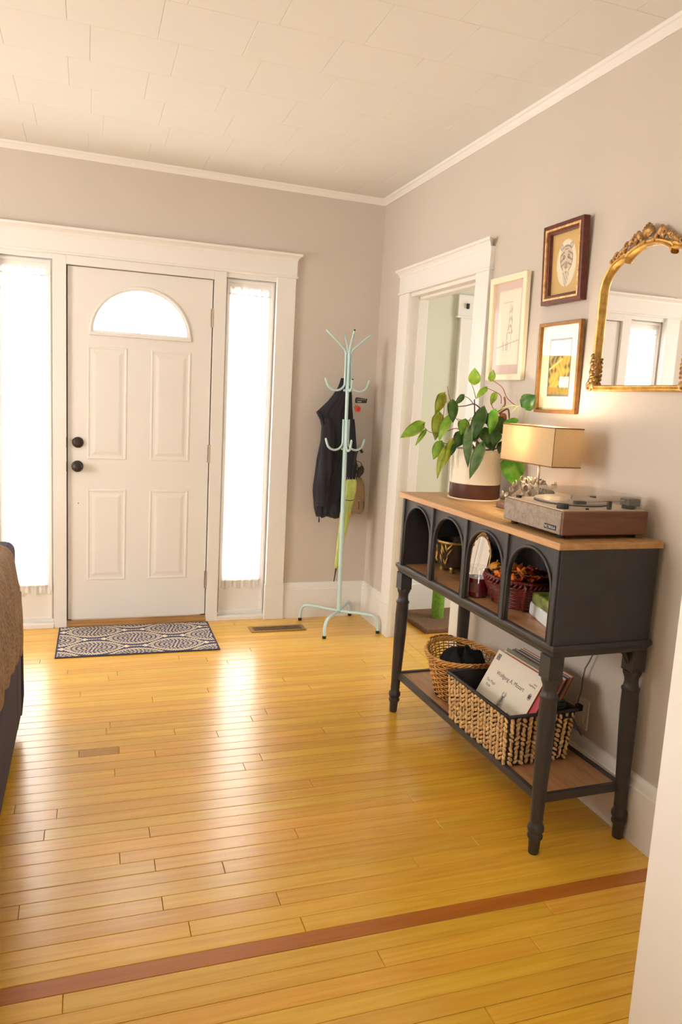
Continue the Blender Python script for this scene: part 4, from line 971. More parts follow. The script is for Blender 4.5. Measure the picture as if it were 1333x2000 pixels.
# the drawing fades to the sleeve colour at its border
fade = lambda u, v: tuple(a*(1-t)+b*t for a, b, t in zip(drawing(u, v), s2l((236/255, 225/255, 206/255)), (max(0, abs(u-.5)*2-.75)/.25,)*3))
printed('cover_drawing', .20, .195, 70, 70, fade, front, lambda a, b, t: (-.00195, .157-.060-a, .004+b))
def logo(u, v):
    e = min(u, v, 1-u, 1-v) < .1 or abs(u-.5) < .05 or (.55 < v < .62 and u > .5) or (.3 < v < .38 and u < .5)
    return (.75, .7, .62) if e and not (.04 < min(u, v, 1-u, 1-v)) else ((.10, .09, .09) if e or (int(u*7)+int(v*7)) % 3 else (.6, .55, .5))
printed('emblem', .024, .026, 14, 14, logo, front, lambda a, b, t: (-.00195, .157-.012-a, .280+b-.004))
m = MB().lathe([(.0125, 0), (.0125, .0002), (.0105, .0002), (.0105, 0)], n=24, cap=False); m.v = [(-.0019-z, .157-.285+x*.75, .225+y) for x, y, z in m.v]
m.box((-.0021, -.134, .218), (-.0018, -.122, .232)); m.build('emblem', INK, front)

wb = thing('wicker_basket', 'honey coloured oval wicker basket with a black cloth on the lower shelf', 'basket', cw(-.012, .246, ZS), CA)
def ov(t, z, n=72, amp=0.0, ph=0, e=0): 
    a = .098+.045*t+e; b = .125+.050*t+e
    return [(a*math.cos(2*PI*i/n)*(1+amp*math.cos(i*PI/2+ph)), b*math.sin(2*PI*i/n)*(1+amp*math.cos(i*PI/2+ph)), z) for i in range(n)]
def zr(i, n, t):   # rim rises at the two ends
    return .014*t*math.sin(2*PI*i/n)**2
m = MB()
for j in range(17):
    t = j/16; p = ov(t, .010+t*.165, 72, .030, j*PI); p = [(x, y, z+zr(i, 72, t)) for i, (x, y, z) in enumerate(p)]; m.tube(p, .0033, 6, closed=True)
m.build('woven_rods', WICK, wb, smooth=True)
m = MB()
for i in range(36):
    a = 2*PI*i/36; m.tube([((.098+.045*t)*math.cos(a), (.125+.05*t)*math.sin(a), .004+t*(.176+.014*math.sin(a)**2)) for t in (0, .5, 1)], .0022, 5)
m.build('stakes', WICKD, wb, smooth=True)
m = MB()
for k in range(4):
    n = 120; pts = []
    for i in range(n):
        a = 2*PI*i/n; ph = a*11+k*PI/2; e = .0055*math.cos(ph)
        pts.append(((.147+e)*math.cos(a), (.179+e)*math.sin(a), .183+.016*math.sin(a)**2+.0075*math.sin(ph)))
    m.tube(pts, .0042, 6, closed=True)
m.build('braided_rim', WICK, wb, smooth=True)
for sgn in (1, -1):
    m = MB()
    for k in range(2):
        pts = []
        for i in range(15):
            t = i/14; a = (-.85+1.7*t); ph = t*16+k*PI
            pts.append((.062*math.sin(a)*1.25, sgn*(.181+.010*math.cos(a)+.004*math.cos(ph)), .194+.012*math.cos(a*1.5)+.004*math.sin(ph)))
        m.tube(smooth_path(pts, 3), .0038, 6)
    m.build('handle', WICKD, wb, smooth=True)
MB().lathe([(0, .003), (1, .003), (1, .008), (0, .008)], sx=.098, sy=.125, n=40, cap=False).build('base', WICKD, wb)
bc = thing('black_cloth', 'black knitted cloth bundled inside the wicker basket', 'cloth', cw(-.012, .232, ZS+.009), CA)
rings = []; rng = random.Random(3)
for j in range(13):
    b = PI*.5*j/12; ring = []
    for i in range(40):
        a = 2*PI*i/40; r = math.cos(b)**.6; w_ = 1+.10*math.sin(3*a+1)+.06*math.sin(7*a+j*.5)
        ring.append(((.103+.012*math.sin(b))*r*w_*math.cos(a), (.122+.01*math.sin(b))*r*w_*math.sin(a), .196*math.sin(b)*(1+.14*math.sin(2*a+1)*math.cos(b))+.018*math.sin(5*a+j)*math.sin(b)))
    rings.append(ring)
MB().loft(rings).build('cloth', mat('black_knit', (.008, .008, .009, 1), .95, bump=.5, bscale=180), bc, smooth=True)
ad = thing('power_adapter', 'black adapter and coiled cable behind the records in the seagrass basket', 'adapter', cw(.030, -.356, ZS+.10), CA)
bx('adapter_body', DARK, (-.035, -.007, -.08), (.030, .007, .105), ad, .004)
pts = [(.0+.032*math.cos(i*.6), -.004+.012*math.sin(i*.6), .112+.008*math.sin(i*.37)) for i in range(44)]
MB().tube([(0, 0, .08)]+pts, .003, 6).build('coiled_cable', DARK, ad, smooth=True)
MB().tube([(.02, -.02, .07), (.045, -.032, .07), (.055, -.05, .04), (.062, -.066, .02)], .003, 6).build('cable_end', DARK, ad, smooth=True)

# ================================================================ WALL PICTURES
def frame(name, label, x, y0, y1, z0, z1, fw, depth, m, tilt, inner=None, cat='picture'):
    """picture hung on the right wall; y0 is the far edge, y1 the near edge. local: a = 0..w towards the viewer (-y), b = up"""
    w, h = y0-y1, z1-z0
    t = thing(name, label, cat, (0, y0, z0), rot=(0, -tilt, 0))
    pl = lambda a, b, d: (-d, -a, b)
    MB().plate(rect(0, 0, w, h), [rect(fw, fw, w-fw, h-fw)], pl, 0.001, depth).build('frame', m, t, bevel=.0025)
    bx('backing', PAPER, (-.004, -w+fw*.5, fw*.5), (-.001, -fw*.5, h-fw*.5), t)
    bx('glazing', PICGL, (-depth*.55-.001, -w+fw*.9, fw*.9), (-depth*.55, -fw*.9, h-fw*.9), t)
    return t, w, h, pl
rnf = random.Random(2)
# tiger
t, w, h, pl = frame('tiger_picture', 'tiger head drawing in a dark wood frame with gilt fillet, highest on the wall', 0, -1.862, -2.118, 1.832, 2.132, .017, .030, MAHOG, math.radians(3.0))
m = MB().plate(rect(.016, .016, w-.016, h-.016), [rect(.024, .024, w-.024, h-.024)], pl, .006, .0315)
m.build('gilt_fillet', mat('worn_gilt_fillet', rgb(222, 178, 120), .4, metal=.4, var=.4, vscale=60), t, bevel=.001)
MB().plate(rect(.023, .023, w-.023, h-.023), [rect(.036, .036, w-.036, h-.036)], pl, .006, .024).build('inner_molding', MAHOG, t, bevel=.003)
matc = s2l((214/255, 178/255, 112/255)); pap = s2l((232/255, 220/255, 192/255)); ink = s2l((120/255, 100/255, 104/255)); brn = s2l((150/255, 118/255, 96/255))
def mixc(a, b, t): t = max(0, min(1, t)); return tuple(p*(1-t)+q*t for p, q in zip(a, b))
def tiger(u, v):
    x, y = (u-.5)*2, (v-.5)*2
    e = (x/.66)**2+(y/.76)**2
    if e > 1: return mixc(matc, (matc[0]*.93, matc[1]*.93, matc[2]*.9), .5+.5*math.sin(u*90)*math.sin(v*70))
    c = pap; ax = abs(x+.02)
    head = (x/.42)**2+((y-.14)/.44)**2
    if head < 1.06:
        c = mixc(c, brn, .35)
        if math.sin(y*34+ax*14) > .45 and ax > .12 and y > -.1: c = mixc(c, ink, .75)
        if abs(math.hypot(ax-.16, y-.20)-.05) < .025: c = mixc(c, ink, .9)
        if ax < .10 and -.15 < y < .05: c = mixc(c, brn, .7)
        if ax < .09 and -.22 < y < -.13: c = mixc(c, ink, .7)
        if ax < .12 and y > .36 and math.sin(y*60) > .2: c = mixc(c, ink, .7)
        if head > .86 and y < .2: c = mixc(c, ink, .7)
    if math.hypot(ax-.34, y-.54) < .11: c = mixc(c, ink, .55 if math.hypot(ax-.34, y-.54) > .05 else .2)
    if y < -.28 and ax < .30+(y+.28)*.55 and ax < .3: c = mixc(c, ink, .35+.25*math.sin(x*40+y*30))
    if math.hypot(ax-.10, y+.22) < .09 and y < -.17: c = mixc(c, pap, .7)
    if e > .7 and y < -.2: c = mixc(c, ink, .12*max(0, math.sin(x*50+y*20)))
    return c
printed('drawing', w-.07, h-.07, 90, 110, tiger, t, lambda a, b, d: pl(a+.035, b+.035, .0065))
# landscape
t, w, h, pl = frame('landscape_print', 'golden foliage and white building print in a brass toned frame, below the tiger', 0, -1.865, -2.138, 1.410, 1.761, .013, .020, COPPER, math.radians(1.4))
cm = s2l((240/255, 226/255, 186/255)); 
def land(u, v):
    U, V = (u-.22)/.56, (v-.17)/.67
    if not (0 < U < 1 and 0 < V < 1):
        if -.03 < U < 1.03 and -.02 < V < 1.02: return s2l((110/255, 104/255, 92/255))
        if .14 < u < .42 and abs(v-.125) < .006 and math.sin(u*200) > -.3: return mixc(cm, (.2, .17, .12), .35)
        return cm
    if min(U, V, 1-U, 1-V) < .02: return s2l((100/255, 98/255, 84/255))
    sky = s2l((196/255, 200/255, 214/255)); olive = s2l((120/255, 104/255, 58/255)); yel = s2l((206/255, 168/255, 54/255)); dk = s2l((70/255, 66/255, 44/255))
    n = math.sin(U*17+math.sin(V*13)*2)*math.sin(V*19+math.sin(U*11)*2.4)
    if V > .72:
        return mixc(sky, s2l((150/255, 140/255, 150/255)), max(0, n)*.6) if V > .80 or n > 0 else s2l((226/255, 222/255, 226/255))
    c = mixc(olive, yel, .55+.6*n)
    if n < -.55: c = mixc(c, dk, .7)
    if abs(V-(.46+.30*U)) < .02 and U < .62: c = mixc(c, s2l((240/255, 214/255, 120/255)), .8)
    if U > .52 and .14 < V < .34 and (U-.52) > (.2-V)*1.1: c = s2l((218/255, 216/255, 204/255)) if n > -.3 else s2l((170/255, 176/255, 180/255))
    if V < .14: c = mixc(s2l((120/255, 120/255, 40/255)), s2l((196/255, 120/255, 40/255)), .5+.8*n)
    return c
printed('print', w-.026, h-.026, 90, 110, land, t, lambda a, b, d: pl(a+.013, b+.013, .0048))
# white frame
t, w, h, pl = frame('pale_sketch_picture', 'pencil sketch of a tower in a cream frame beside the doorway', 0, -1.450, -1.748, 1.540, 1.988, .027, .022, CREAMF, math.radians(1.5))
def sk(u, v):
    mt = s2l((214/255, 190/255, 180/255)); pp = s2l((240/255, 228/255, 206/255))
    if not (.13 < u < .87 and .10 < v < .91): return mt
    if min(u-.13, .87-u, v-.10, .91-v) < .008: return s2l((232/255, 214/255, 196/255))
    c = pp; g = s2l((150/255, 142/255, 138/255))
    if .78 < v < .785 and .3 < u < .62: c = mixc(c, g, .5)
    w_ = .03+.09*max(0, (.78-v))
    if .44 < v < .76 and abs(u-.56) < w_*1.2 and (math.sin(v*75) > .1 or abs(abs(u-.56)-w_) < .02): c = mixc(c, g, .55+.3*math.sin(u*80+v*60))
    if .26 < v < .50 and (abs(u-.45-.12*(v-.3)) < .012 or abs(u-.60) < .010 or abs(v-.28-.1*u) < .006): c = mixc(c, g, .6)
    if .26 < v < .36 and abs(abs(u-.42)-.07) < .012: c = mixc(c, g, .6)
    return c
printed('sketch', w-.054, h-.054, 70, 110, sk, t, lambda a, b, d: pl(a+.027, b+.027, .0048))

# ---------------------------------------------------------------- gilt mirror
mr = thing('gilt_mirror', 'arched wall mirror in an ornate gold frame with shell crest', 'mirror', (0, -2.447, 1.500), 0)
HWm = .213                                   # half width of the opening
def inner_outline():
    pts = [(-HWm, .018)]; pts += [(HWm, .018)]
    half_ = []
    # from right side going up: straight side, big shoulder curve, notch, arch, little notch, centre dip
    for i in range(9):
        a = PI/2*i/8; half_.append((HWm-.105*(1-math.cos(a)), .335+.105*math.sin(a)))
    half_.append((HWm-.112, .436)); half_.append((HWm-.108, .427))
    for i in range(13):
        t = i/12; half_.append(((HWm-.110)*(1-t), .431+.038*math.sin(PI/2*min(1, t*1.05))**.62))
    pts += half_; pts += [(-x, y) for x, y in reversed(half_[:-1])]
    return pts
io = inner_outline()
def offs_(pts, d):
    n = len(pts); out = []
    for i in range(n):
        a = Vector(pts[i-1]+(0,)); b = Vector(pts[i]+(0,)); c = Vector(pts[(i+1) % n]+(0,))
        e1 = (b-a).normalized(); e2 = (c-b).normalized(); nn = Vector((e1.y+e2.y, -(e1.x+e2.x), 0)); L = nn.length
        nn = nn/L if L > 1e-6 else Vector((e1.y, -e1.x, 0)); k = 1/max(.55, (1+e1.dot(e2))/2)**.5
        out.append((b.x+nn.x*d*k, b.y+nn.y*d*k))
    return out
mp_ = lambda a, b, d: (-d, -a, b)
def grow(pts, d):
    # outer contours grow away from the glass and lose the little notches on the way out
    out = []
    for a, b in pts:
        if b < .30: out.append((a+math.copysign(d, a), b-d if b < .05 else b))
        else:
            v_ = Vector((a*.75, b-.22)); v_.normalize(); fill = max(0, d/.021)*.010*math.exp(-((abs(a)-.105)/.018)**2)
            out.append((a+v_.x*(d+fill), b+v_.y*(d+fill)))
    return out
rings = []
for d, z in ((-.001, .006), (.000, .018), (.003, .023), (.007, .022), (.009, .018), (.012, .021), (.016, .022), (.020, .018), (.021, .001)):
    rings.append([mp_(a, b, z) for a, b in grow(io, d)])
MB().loft([list(r) for r in rings], cap=False).build('frame', GOLD, mr, smooth='auto')
MB().plate(io, [], mp_, .002, .007).build('glass', MIRROR, mr)
orn = MB()
def blob(a, b, ra, rb, ang, d=.020, rd=.009):
    M = Matrix.Rotation(ang, 3, 'X'); orn.ell(mp_(a, b, d), (rd, ra, rb), 10, 7, M)
def scroll(a, b, r, s, turns=1.3, r0=.0045, d=.022, st=0):
    pts = []
    for i in range(18):
        t = i/17; ang = st+s*t*turns*2*PI; rr_ = r*(1-.75*t); pts.append(mp_(a+rr_*math.cos(ang), b+rr_*math.sin(ang), d+.003*t))
    orn.tube(pts, [r0*(1-.3*i/17) for i in range(18)], 7)
# shell fan at the crest
for k in range(-4, 5):
    an = k*.24; L = .046-.0035*abs(k)
    orn.tube([mp_(.005*math.sin(an), .492+.004, .022), mp_(.5*L*math.sin(an), .492+.5*L*math.cos(an), .030), mp_(L*math.sin(an)*1.05, .492+L*math.cos(an), .026)], [.003, .0052, .0048], 8)
orn.build('shell_crest', GOLDL, mr, smooth=True)
for s in (-1, 1):
    orn = MB()
    blob(s*.050, .508, .011, .018, s*.5); blob(s*.062, .494, .010, .015, s*-.3); scroll(s*.072, .500, .013, s, st=PI/2)
    blob(s*.088, .492, .016, .008, s*.6); scroll(s*.104, .484, .012, -s, st=0); blob(s*.118, .474, .014, .008, s*.8); blob(s*.132, .466, .008, .015, s*-.6)
    scroll(s*.150, .458, .012, s, st=PI); blob(s*.163, .452, .013, .007, s*1.0); blob(s*.178, .443, .010, .006, s*.9); blob(s*.034, .492, .008, .012, s*.3)
    blob(s*.022, .484, .010, .007, 0)
    orn.build('scroll_spray', GOLDL, mr, smooth=True); orn = MB()
    # leafy corner clasps at the foot of each side
    cx = s*(HWm+.010)
    for j, (b, ra, rb) in enumerate(((.018, .020, .016), (.036, .015, .010), (.048, .018, .006), (.064, .014, .014), (.082, .013, .014), (.098, .015, .008), (.110, .012, .006), (.122, .009, .010))):
        blob(cx+s*(.003 if j % 2 else -.002), b, ra, rb, s*.2*(j % 3-1), .018, .012)
    scroll(cx+s*.004, .014, .018, -s, st=PI/2 if s > 0 else PI/2, r0=.0065, d=.022)
    for j in range(6): scroll(cx-s*.013, .040+j*.014, .006, s, 1.0, .0026, .020, st=j)
    for j in range(6): scroll(cx+s*.014, .036+j*.014, .006, -s, 1.0, .0026, .016, st=j)
    orn.build('corner_clasp', GOLDL, mr, smooth=True)


# ================================================================ COAT RACK
RX, RY = -0.2475, -0.2418
rack = thing('coat_rack', 'pale mint metal coat rack standing in the corner', 'coat rack', (RX, RY, 0))
TILT = -.016
def rk(x, y, z): return (x+TILT*z, y, z)
MB().tube([rk(0, 0, .092), rk(0, 0, 1.28)], .0135, 16).build('pole', MINT, rack, smooth='auto')
MB().tube([rk(0, 0, 1.27), rk(0, 0, 1.69)], .0105, 16).build('upper_pole', MINT, rack, smooth='auto')
for ax_, ay_ in ((-.205, .166), (-.160, -.215), (.200, -.172), (.152, .218)):
    d = Vector((ax_, ay_, 0)); L = d.length; d.normalize()
    lg = MB().tube(smooth_path([(0, 0, .100)]+[tuple(d*(L*t)+Vector((0, 0, z))) for t, z in ((.25, .104), (.70, .108), (.88, .102), (.97, .078), (1.0, .045), (1.0, .012))], 6), .0095, 12).build('leg', MINT, rack, smooth=True)
    MB().lathe([(.011, 0), (.012, .002), (.012, .016), (.010, .018)], (ax_, ay_, 0), 14).build('rubber_foot', RUB, lg, smooth='auto')
# arm bars: J hook below, straight along the pole, flared prong above
def hook(name, ang, z0, zt, reach, r=.0065, rise=.065):
    d = Vector((math.cos(ang), math.sin(ang), 0)); P_ = []
    P_.append(d*.019+Vector((0, 0, zt)))
    P_.append(d*.019+Vector((0, 0, z0+.055)))
    for i in range(1, 9):
        a = PI*i/8*.86; R = reach*.44
        P_.append(d*(.019+R*(1-math.cos(a)))+Vector((0, 0, z0+.050-.050*math.sin(a))))
    e = P_[-1]; P_.append(d*(reach+.012)+Vector((0, 0, z0+rise)))
    pts = [rk(p.x, p.y, p.z) for p in P_]
    return pts
for k, ang in enumerate((math.radians(188), math.radians(8), math.radians(262), math.radians(82))):
    pts = hook('h', ang, 1.470, 1.69, .135)
    d = Vector((math.cos(ang), math.sin(ang), 0))
    flare = [d*.022+Vector((0, 0, 1.70)), d*.040+Vector((0, 0, 1.725)), d*.150+Vector((0, 0, 1.815))]
    full = [rk(p.x, p.y, p.z) for p in reversed(flare)]+pts
    ob = MB().tube(smooth_path(full, 4), .0065, 10).build('hook_arm', MINT, rack, smooth=True)
    for e in (full[0], pts[-1]): MB().ell(e, (.0062, .0062, .0062), 8, 6).build('cap', MINT if k != 2 else RUB, ob, smooth=True)
    pts = hook('h', ang+math.radians(4), 1.115, 1.30, .125)
    ob = MB().tube(smooth_path(pts, 4), .0068, 10).build('hook_arm', MINT, rack, smooth=True)
    MB().ell(pts[-1], (.0065, .0065, .0065), 8, 6).build('cap', MINT, ob, smooth=True)

# ---------------------------------------------------------------- dark jacket on the left upper hook
JX, JY = -0.2475, -0.112
JS = .020
jk = thing('dark_jacket', 'dark navy zip jacket hanging on the left of the coat rack', 'jacket', (JX, JY, 0))
prof = [  # z, left, right, depth
 (1.548, -.292, -.262, .012), (1.520, -.298, -.240, .022), (1.487, -.310, -.222, .032), (1.445, -.338, -.214, .042), (1.402, -.372, -.210, .050), (1.365, -.408, -.208, .055), (1.338, -.434, -.205, .056), (1.318, -.430, -.203, .056),
 (1.285, -.412, -.200, .058), (1.250, -.403, -.197, .060), (1.190, -.400, -.193, .062), (1.108, -.410, -.180, .066), (1.040, -.424, -.172, .068), (.985, -.430, -.172, .068), (.930, -.432, -.184, .066), (.880, -.436, -.205, .064), (.837, -.438, -.222, .062), (.780, -.432, -.240, .060), (.740, -.426, -.252, .056), (.705, -.412, -.262, .052), (.690, -.405, -.270, .048)]
rings = []
for z, l, r, dp in prof:
    cx_, hw = (l+r)/2, (r-l)/2; ring = []; f = (1.55-z)/.86
    for i in range(72):
        a = 2*PI*i/72; fold = 1+(.07+.17*f)*math.sin(a*9+z*5)*(.6+.4*math.sin(z*9+a*2))+.05*math.sin(a*17+z*11)
        x = cx_+hw*math.cos(a)*(1+.02*math.sin(z*30)); y = -dp*math.sin(a)*fold
        zz = z+(.012*math.sin(a*5) if z < .72 else 0)
        ring.append((x-JX+JS, y*.82, zz))
    rings.append(ring)
MB().loft(rings).build('body', NAVY, jk, smooth=True)
def tubesleeve(P_, R_, nm, m_=NAVY):
    pts = smooth_path(P_, 5); n = len(pts); rings = []
    for i, p in enumerate(pts):
        f = i/(n-1)*(len(R_)-1); k = min(int(f), len(R_)-2); r = R_[k]*(1-(f-k))+R_[k+1]*(f-k)
        rings.append([(p.x+JS+r*math.cos(a)*(1+.10*math.sin(a*4+i*.5)), p.y*.85-r*.75*math.sin(a)*(1+.12*math.sin(a*5+i*.4)), p.z+.003*math.sin(a*3)) for a in [2*PI*q/28 for q in range(28)]])
    return MB().loft(rings).build(nm, m_, jk, smooth=True)
tubesleeve([(-.372-JX, -.035, 1.30), (-.375-JX, -.062, 1.15), (-.385-JX, -.070, 1.0), (-.392-JX, -.066, .86), (-.398-JX, -.062, .76)], [.034, .044, .042, .036, .030], 'sleeve')
tubesleeve([(-.235-JX, -.04, 1.30), (-.225-JX, -.062, 1.12), (-.215-JX, -.066, 1.0), (-.222-JX, -.060, .90)], [.030, .040, .038, .030], 'sleeve')
tubesleeve([(-.300-JX, -.03, .78), (-.298-JX, -.036, .72), (-.297-JX, -.036, .68)], [.036, .036, .030], 'pocket_lining')
MB().tube(smooth_path([(-.325-JX, -.058, 1.25), (-.330-JX, -.070, 1.10), (-.38-JX, -.054, .95), (-.385-JX, -.050, .80), (-.384-JX, -.046, .672)], 6), .0035, 6).build('zipper', DARK, jk, smooth=True)
bx('zip_pull', DARK, (-.388-JX, -.052, .655), (-.380-JX, -.046, .676), jk)
# collar roll
MB().tube(smooth_path([(-.434-JX+JS, -.008, 1.336), (-.42-JX+JS, -.036, 1.30), (-.400-JX+JS, -.044, 1.262)], 5), .011, 8).build('collar', NAVY, jk, smooth=True)

# ---------------------------------------------------------------- backpack on the back right
BX_, BY_ = -0.130, -0.072
bp_ = thing('khaki_backpack', 'small khaki backpack hanging behind the coat rack pole', 'backpack', (BX_, BY_, .70))
rings = []
for z, hx, hy in ((.0, .050, .030), (.012, .066, .040), (.06, .072, .046), (.13, .070, .045), (.19, .062, .040), (.225, .045, .030), (.240, .020, .014)):
    rings.append([(hx*math.copysign(abs(math.cos(a))**.6, math.cos(a)), hy*math.copysign(abs(math.sin(a))**.6, math.sin(a)), z+.004*math.sin(3*a)) for a in [2*PI*i/32 for i in range(32)]])
MB().loft(rings).build('bag_body', KHAKI, bp_, smooth=True)
m = MB().loft([[(hx*math.cos(a), -.040-.016*max(0, math.sin(a)) if False else -.038-.022*math.sin(a)**2*.8, z) for a in [PI*i/12 for i in range(13)]] for hx, z in ((.046, .02), (.050, .05), (.048, .10), (.040, .125))], closed=False)
m.build('front_pocket', KHAKI, bp_, smooth=True)
for x in (.012, .044):
    MB().tube([(x, -.062, .085), (x+.004, -.064, .06), (x+.002, -.063, .035)], .0022, 6).build('zip_cord', DARK, bp_, smooth=True)
MB().tube(smooth_path([(-.075, -.03, .66), (-.062, -.04, .55), (-.045, -.055, .42), (-.022, -.06, .34), (-.006, -.065, .29), (-.015, -.062, .22), (-.045, -.06, .14), (-.058, -.058, .11)], 5), .0062, 6, flat=.35).build('shoulder_strap', mat('dark_webbing', (.05, .035, .03, 1), .8), bp_, smooth=True)
MB().tube(smooth_path([(-.022, -.06, .34), (.012, -.062, .33), (.02, -.06, .29), (-.004, -.06, .26)], 5), .005, 6, flat=.35).build('strap_loop', MATS['dark_webbing'], bp_, smooth=True)
MB().loft([[(.014+.026*s*math.cos(a), -.055+.014*s*math.sin(a), z+.008*math.cos(a)) for a in [2*PI*i/16 for i in range(16)]] for z, s in ((.24, .3), (.258, .9), (.285, 1.0), (.305, .5))]).build('buckle_pad', MATS['dark_webbing'], bp_, smooth=True)
MB().ell((.012, -.066, .09), (.004, .003, .004), 8, 6).build('zip_bead', SILVER, bp_, smooth=True)

# ---------------------------------------------------------------- umbrella
um = thing('lime_umbrella', 'folded lime green umbrella hanging point down behind the rack pole', 'umbrella', (-.215, -.196, .28))
# points from tip upwards
A = Vector((-.062, 0, .0)); B = Vector((.020, .0, .660)); axd = (B-A)
def ua(t): return A+axd*t
rings = []
for t, r in ((.13, .009), (.20, .013), (.38, .019), (.60, .026), (.78, .032), (.88, .034), (.945, .030), (.985, .024)):
    c = ua(t); rings.append([(c.x+r*math.cos(a)*(1+.28*math.sin(a*8+t*9)), c.y+r*.62*math.sin(a)*(1+.28*math.sin(a*8+t*9)), c.z) for a in [2*PI*i/64 for i in range(64)]])
MB().loft(rings).build('canopy', LIME, um, smooth=True)
MB().tube([ua(0), ua(.06), ua(.14)], [.0028, .0035, .006], 10).build('ferrule', DARK, um, smooth=True)
for k in range(8):
    a = k*PI/4; c = ua(.985); MB().tube([(c.x+.024*math.cos(a), c.y+.019*math.sin(a), c.z-.01), (c.x+.028*math.cos(a), c.y+.022*math.sin(a), c.z+.012)], .0015, 5).build('rib_tip', PLATTER, um)
MB().tube([ua(.97), ua(1.12)], .004, 8).tube(smooth_path([ua(1.12), ua(1.24), ua(1.27)+Vector((.02, 0, .0)), ua(1.24)+Vector((.04, 0, 0))], 5), .009, 10).build('handle', DARK, um, smooth=True)
MB().tube([ua(.80)+Vector((.0345*math.cos(a), .03*math.sin(a), .006*math.sin(a))) for a in [2*PI*i/24 for i in range(24)]], .0022, 6, closed=True).build('wrap_band', DARK, um, smooth=True)
bx('orange_tab', YELP, (ua(.66).x+.004, -.036, ua(.66).z-.010), (ua(.66).x+.022, -.030, ua(.66).z+.008), um, .002)

# ---------------------------------------------------------------- keys
ky = thing('key_fob', 'black key fob hanging from the right upper hook', 'keys', (-.180, -.232, 1.408))
MB().plate([(-.032, -.008), (.040, -.004), (.043, .022), (-.029, .028), (-.034, .012)], [], XZ, -.006, .006).build('fob', DARK, ky, bevel=.003)
for i in range(5): bx('fob_button', mat('grey_buttons', (.16, .15, .14, 1), .5), (-.024+.012*i, -.008, .010+.0006*i), (-.016+.012*i, -.006, .020+.0006*i), ky)
bx('fob_button', SILVER, (-.022, -.0075, .0), (.004, -.006, .004), ky)
MB().tube([(.0, 0, .026), (.002, 0, .047), (.006, 0, .06), (.010, 0, .047), (.006, 0, .027)], .0014, 6).build('key_ring', SILVER, ky, smooth=True)
kt = thing('red_key_tag', 'round red tag on a yellow cord under the key fob', 'key tag', (-.194, -.232, 1.366))
MB().lathe([(0, -.004), (.016, -.004), (.0185, -.002), (.0185, .002), (.016, .004), (0, .004)], n=28, axis='y', cap=False).build('disc', REDP, kt, smooth='auto')
MB().lathe([(.006, -.0055), (.0085, -.0055), (.0085, .0055), (.006, .0055)], n=20, axis='y', cap=False).build('ring', mat('dark_red_ring', rgb(140, 30, 32), .4), kt)
MB().tube([(-.006, 0, .014), (-.012, 0, .035), (-.008, 0, .058), (-.002, 0, .060)], .0028, 6).build('cord', YELP, kt, smooth=True)
for a in (2.3, 2.8, 1.8): MB().tube([(.016*math.cos(a), 0, .016*math.sin(a)), (.027*math.cos(a), -.002, .027*math.sin(a))], .002, 5).build('charm', DARK, kt)

# ================================================================ RUG
rug = thing('door_mat', 'navy and cream medallion mat in front of the door', 'rug', (-1.4755, -.288, 0.0), math.radians(-.6))
navy = s2l((62/255, 66/255, 98/255)); crm = s2l((232/255, 214/255, 182/255))
def rugc(u, v):
    # metres, from the lower left corner
    X, Y = u*.868, v*.52; PX, PY = .441, .292
    if min(X, Y, .868-X, .52-Y) < .008: return s2l((58/255, 52/255, 78/255))
    best = None
    for ox, oy in ((.197, .420), (.197+PX/2, .420-PY/2)):
        dx = (X-ox+PX/2) % PX-PX/2; dy = (Y-oy+PY/2) % PY-PY/2
        # pointed oval medallion
        k = abs(dx)/.165; half_ = .112*(1-k*k)**.85 if k < 1 else -1
        if k < 1 and abs(dy) < half_:
            q = abs(dy)/.112; r = math.hypot(dx/.165, dy/.112)
            ang = math.atan2(dy/.112, dx/.165)
            edge = half_-abs(dy)
            if edge < .024:      # two rows of beads along the rim
                row = 0 if edge < .012 else 1; s = dx/.0135+.5*row
                return crm if math.hypot((s-round(s))*.0135, edge-(.006+.012*row)) < .0058 else navy
            if r < .055: return crm
            for k_, n_ in ((.17, 8), (.33, 16), (.49, 24), (.65, 30), (.80, 36)):
                if abs(r-k_) < .058: return crm if math.cos(n_*ang+k_*9) > -.05 and abs(r-k_) < .050 else navy
            return navy
        # stem of beads between medallions, with a trefoil
        sx = PX/2-abs(dx)
        if abs(dy) < .0065 and sx < .066:
            s = dx/.014; return crm if abs(s-round(s)) < .40 else navy
        for cx_, cy_, rr_ in ((.150, 0, .011), (.163, .012, .009), (.163, -.012, .009), (.174, 0, .010)):
            if math.hypot(abs(dx)-cx_-.006, dy-cy_) < rr_: return crm
    return navy
bx('rug_body', mat('rug_backing', s2l((58/255, 52/255, 78/255))+(1,), .95), (-.434, -.260, 0.0005), (.434, .260, .0055), rug, .002)
printed('patterned_pile', .866, .518, 350, 210, rugc, rug, lambda a, b, t: (a-.433, b-.259, .0062), PILE)

# ================================================================ SCRATCHING POST in the side room
cp_ = thing('cat_scratching_post', 'green carpeted scratching post on a brown base in the side room', 'cat post', (.44, -.245, 0), math.radians(2))
bx('base', CARPB, (-.20, -.23, 0), (.24, .20, .032), cp_, .008)
MB().lathe([(.040, .030), (.041, .04), (.041, .36), (.038, .365)], (0, 0, 0), 28).build('post', CARPG, cp_, smooth='auto')
MB().lathe([(.043, .36), (.044, .365), (.044, .385), (.040, .390)], (0, 0, 0), 28).build('cap', CARPB, cp_, smooth='auto')

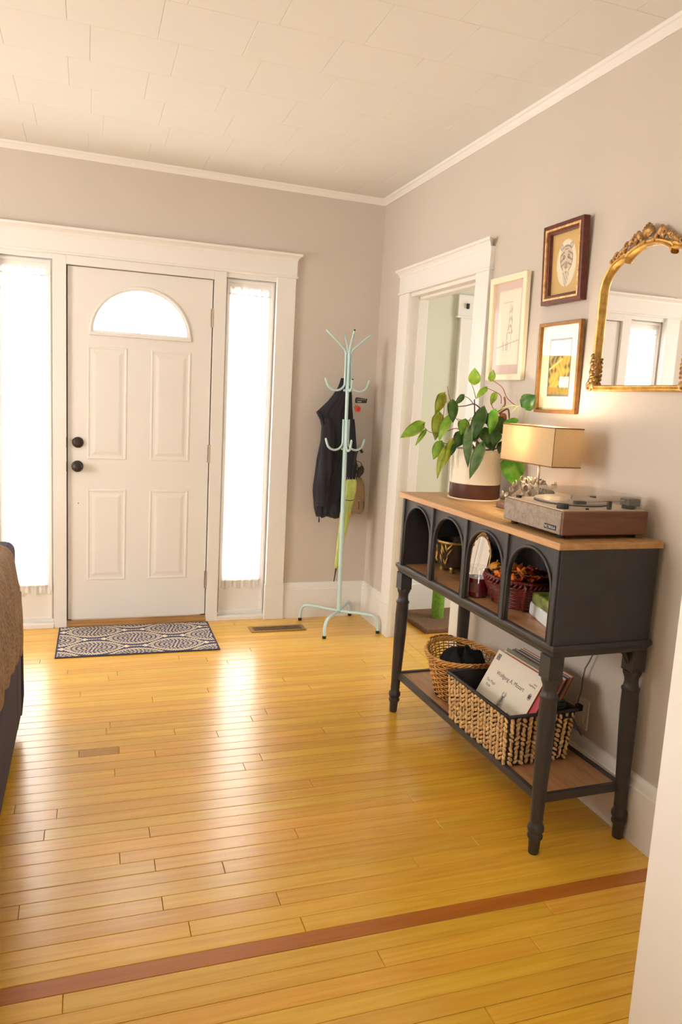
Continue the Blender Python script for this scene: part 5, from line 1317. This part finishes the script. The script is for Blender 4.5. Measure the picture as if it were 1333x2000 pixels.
# ================================================================ SOFA with a throw
sf = thing('sofa', 'slate purple upholstered sofa at the left edge', 'sofa', (-2.02, -1.36, 0))
bx('back', SOFA, (-.20, -2.1, .10), (0.0, -.02, .80), sf, .035, 4)
bx('base', SOFA, (-.86, -2.1, .05), (.012, 0.0, .36), sf, .02, 3)
bx('arm', SOFA, (-.86, -.20, .05), (.015, 0.0, .64), sf, .03, 4)
bx('arm', SOFA, (-.86, -2.30, .05), (.015, -2.1, .64), sf, .03, 4)
for k in range(3): bx('seat_cushion', SOFA, (-.84, -.21-.63*(k+1), .36), (-.20, -.22-.63*k, .50), sf, .03, 4)
for k in range(3): bx('back_cushion', SOFA, (-.36, -.21-.63*(k+1), .50), (-.19, -.22-.63*k, .86 if False else .78), sf, .04, 4)
for x in (-.80, -.05):
    for y in (-.06, -2.24): MB().lathe([(.018, 0), (.024, .052)], (x, y, 0), 14).build('foot', DARK, sf, smooth='auto')
MB().tube([(.012, -.014, .585), (.016, -.010, .40), (.018, -.008, .15), (.010, -.012, .06)], .006, 8).build('piping', SOFA, sf, smooth=True)
th = thing('knit_throw', 'brown knitted throw draped over the sofa back', 'blanket', (-2.02, -1.60, 0))
rings = []; ny = 60
pathp = [(-.23, .60), (-.225, .70), (-.215, .79), (-.19, .818), (-.12, .824), (-.06, .822), (-.018, .810), (.004, .782), (.015, .73), (.027, .66), (.034, .58), (.036, .50), (.034, .44), (.030, .425)]
pp = smooth_path([(x, 0, z) for x, z in pathp], 4)
for j in range(ny+1):
    t = j/ny; y = -1.35*t; ring = []
    for i, p in enumerate(pp):
        s = i/(len(pp)-1)
        zz = p.z
        if p.z < .70 and s > .5: zz = p.z+(.70-p.z)*(.30*min(1, t*2.2))
        cut = -.03*max(0, (s-.75))*4*(1-t) 
        ring.append((p.x+.006*math.sin(y*38+s*5)*s, y+.02*math.sin(s*7)+(.0 if t > 0 else 0)+cut*(1 if t < .1 else 0), zz+.004*math.sin(y*25)))
    rings.append(ring)
top_ = MB().loft(rings, closed=False)
o = top_.build('throw_cloth', THROW, th, smooth=True); sd = o.modifiers.new('thick', 'SOLIDIFY'); sd.thickness = .007; sd.offset = 1
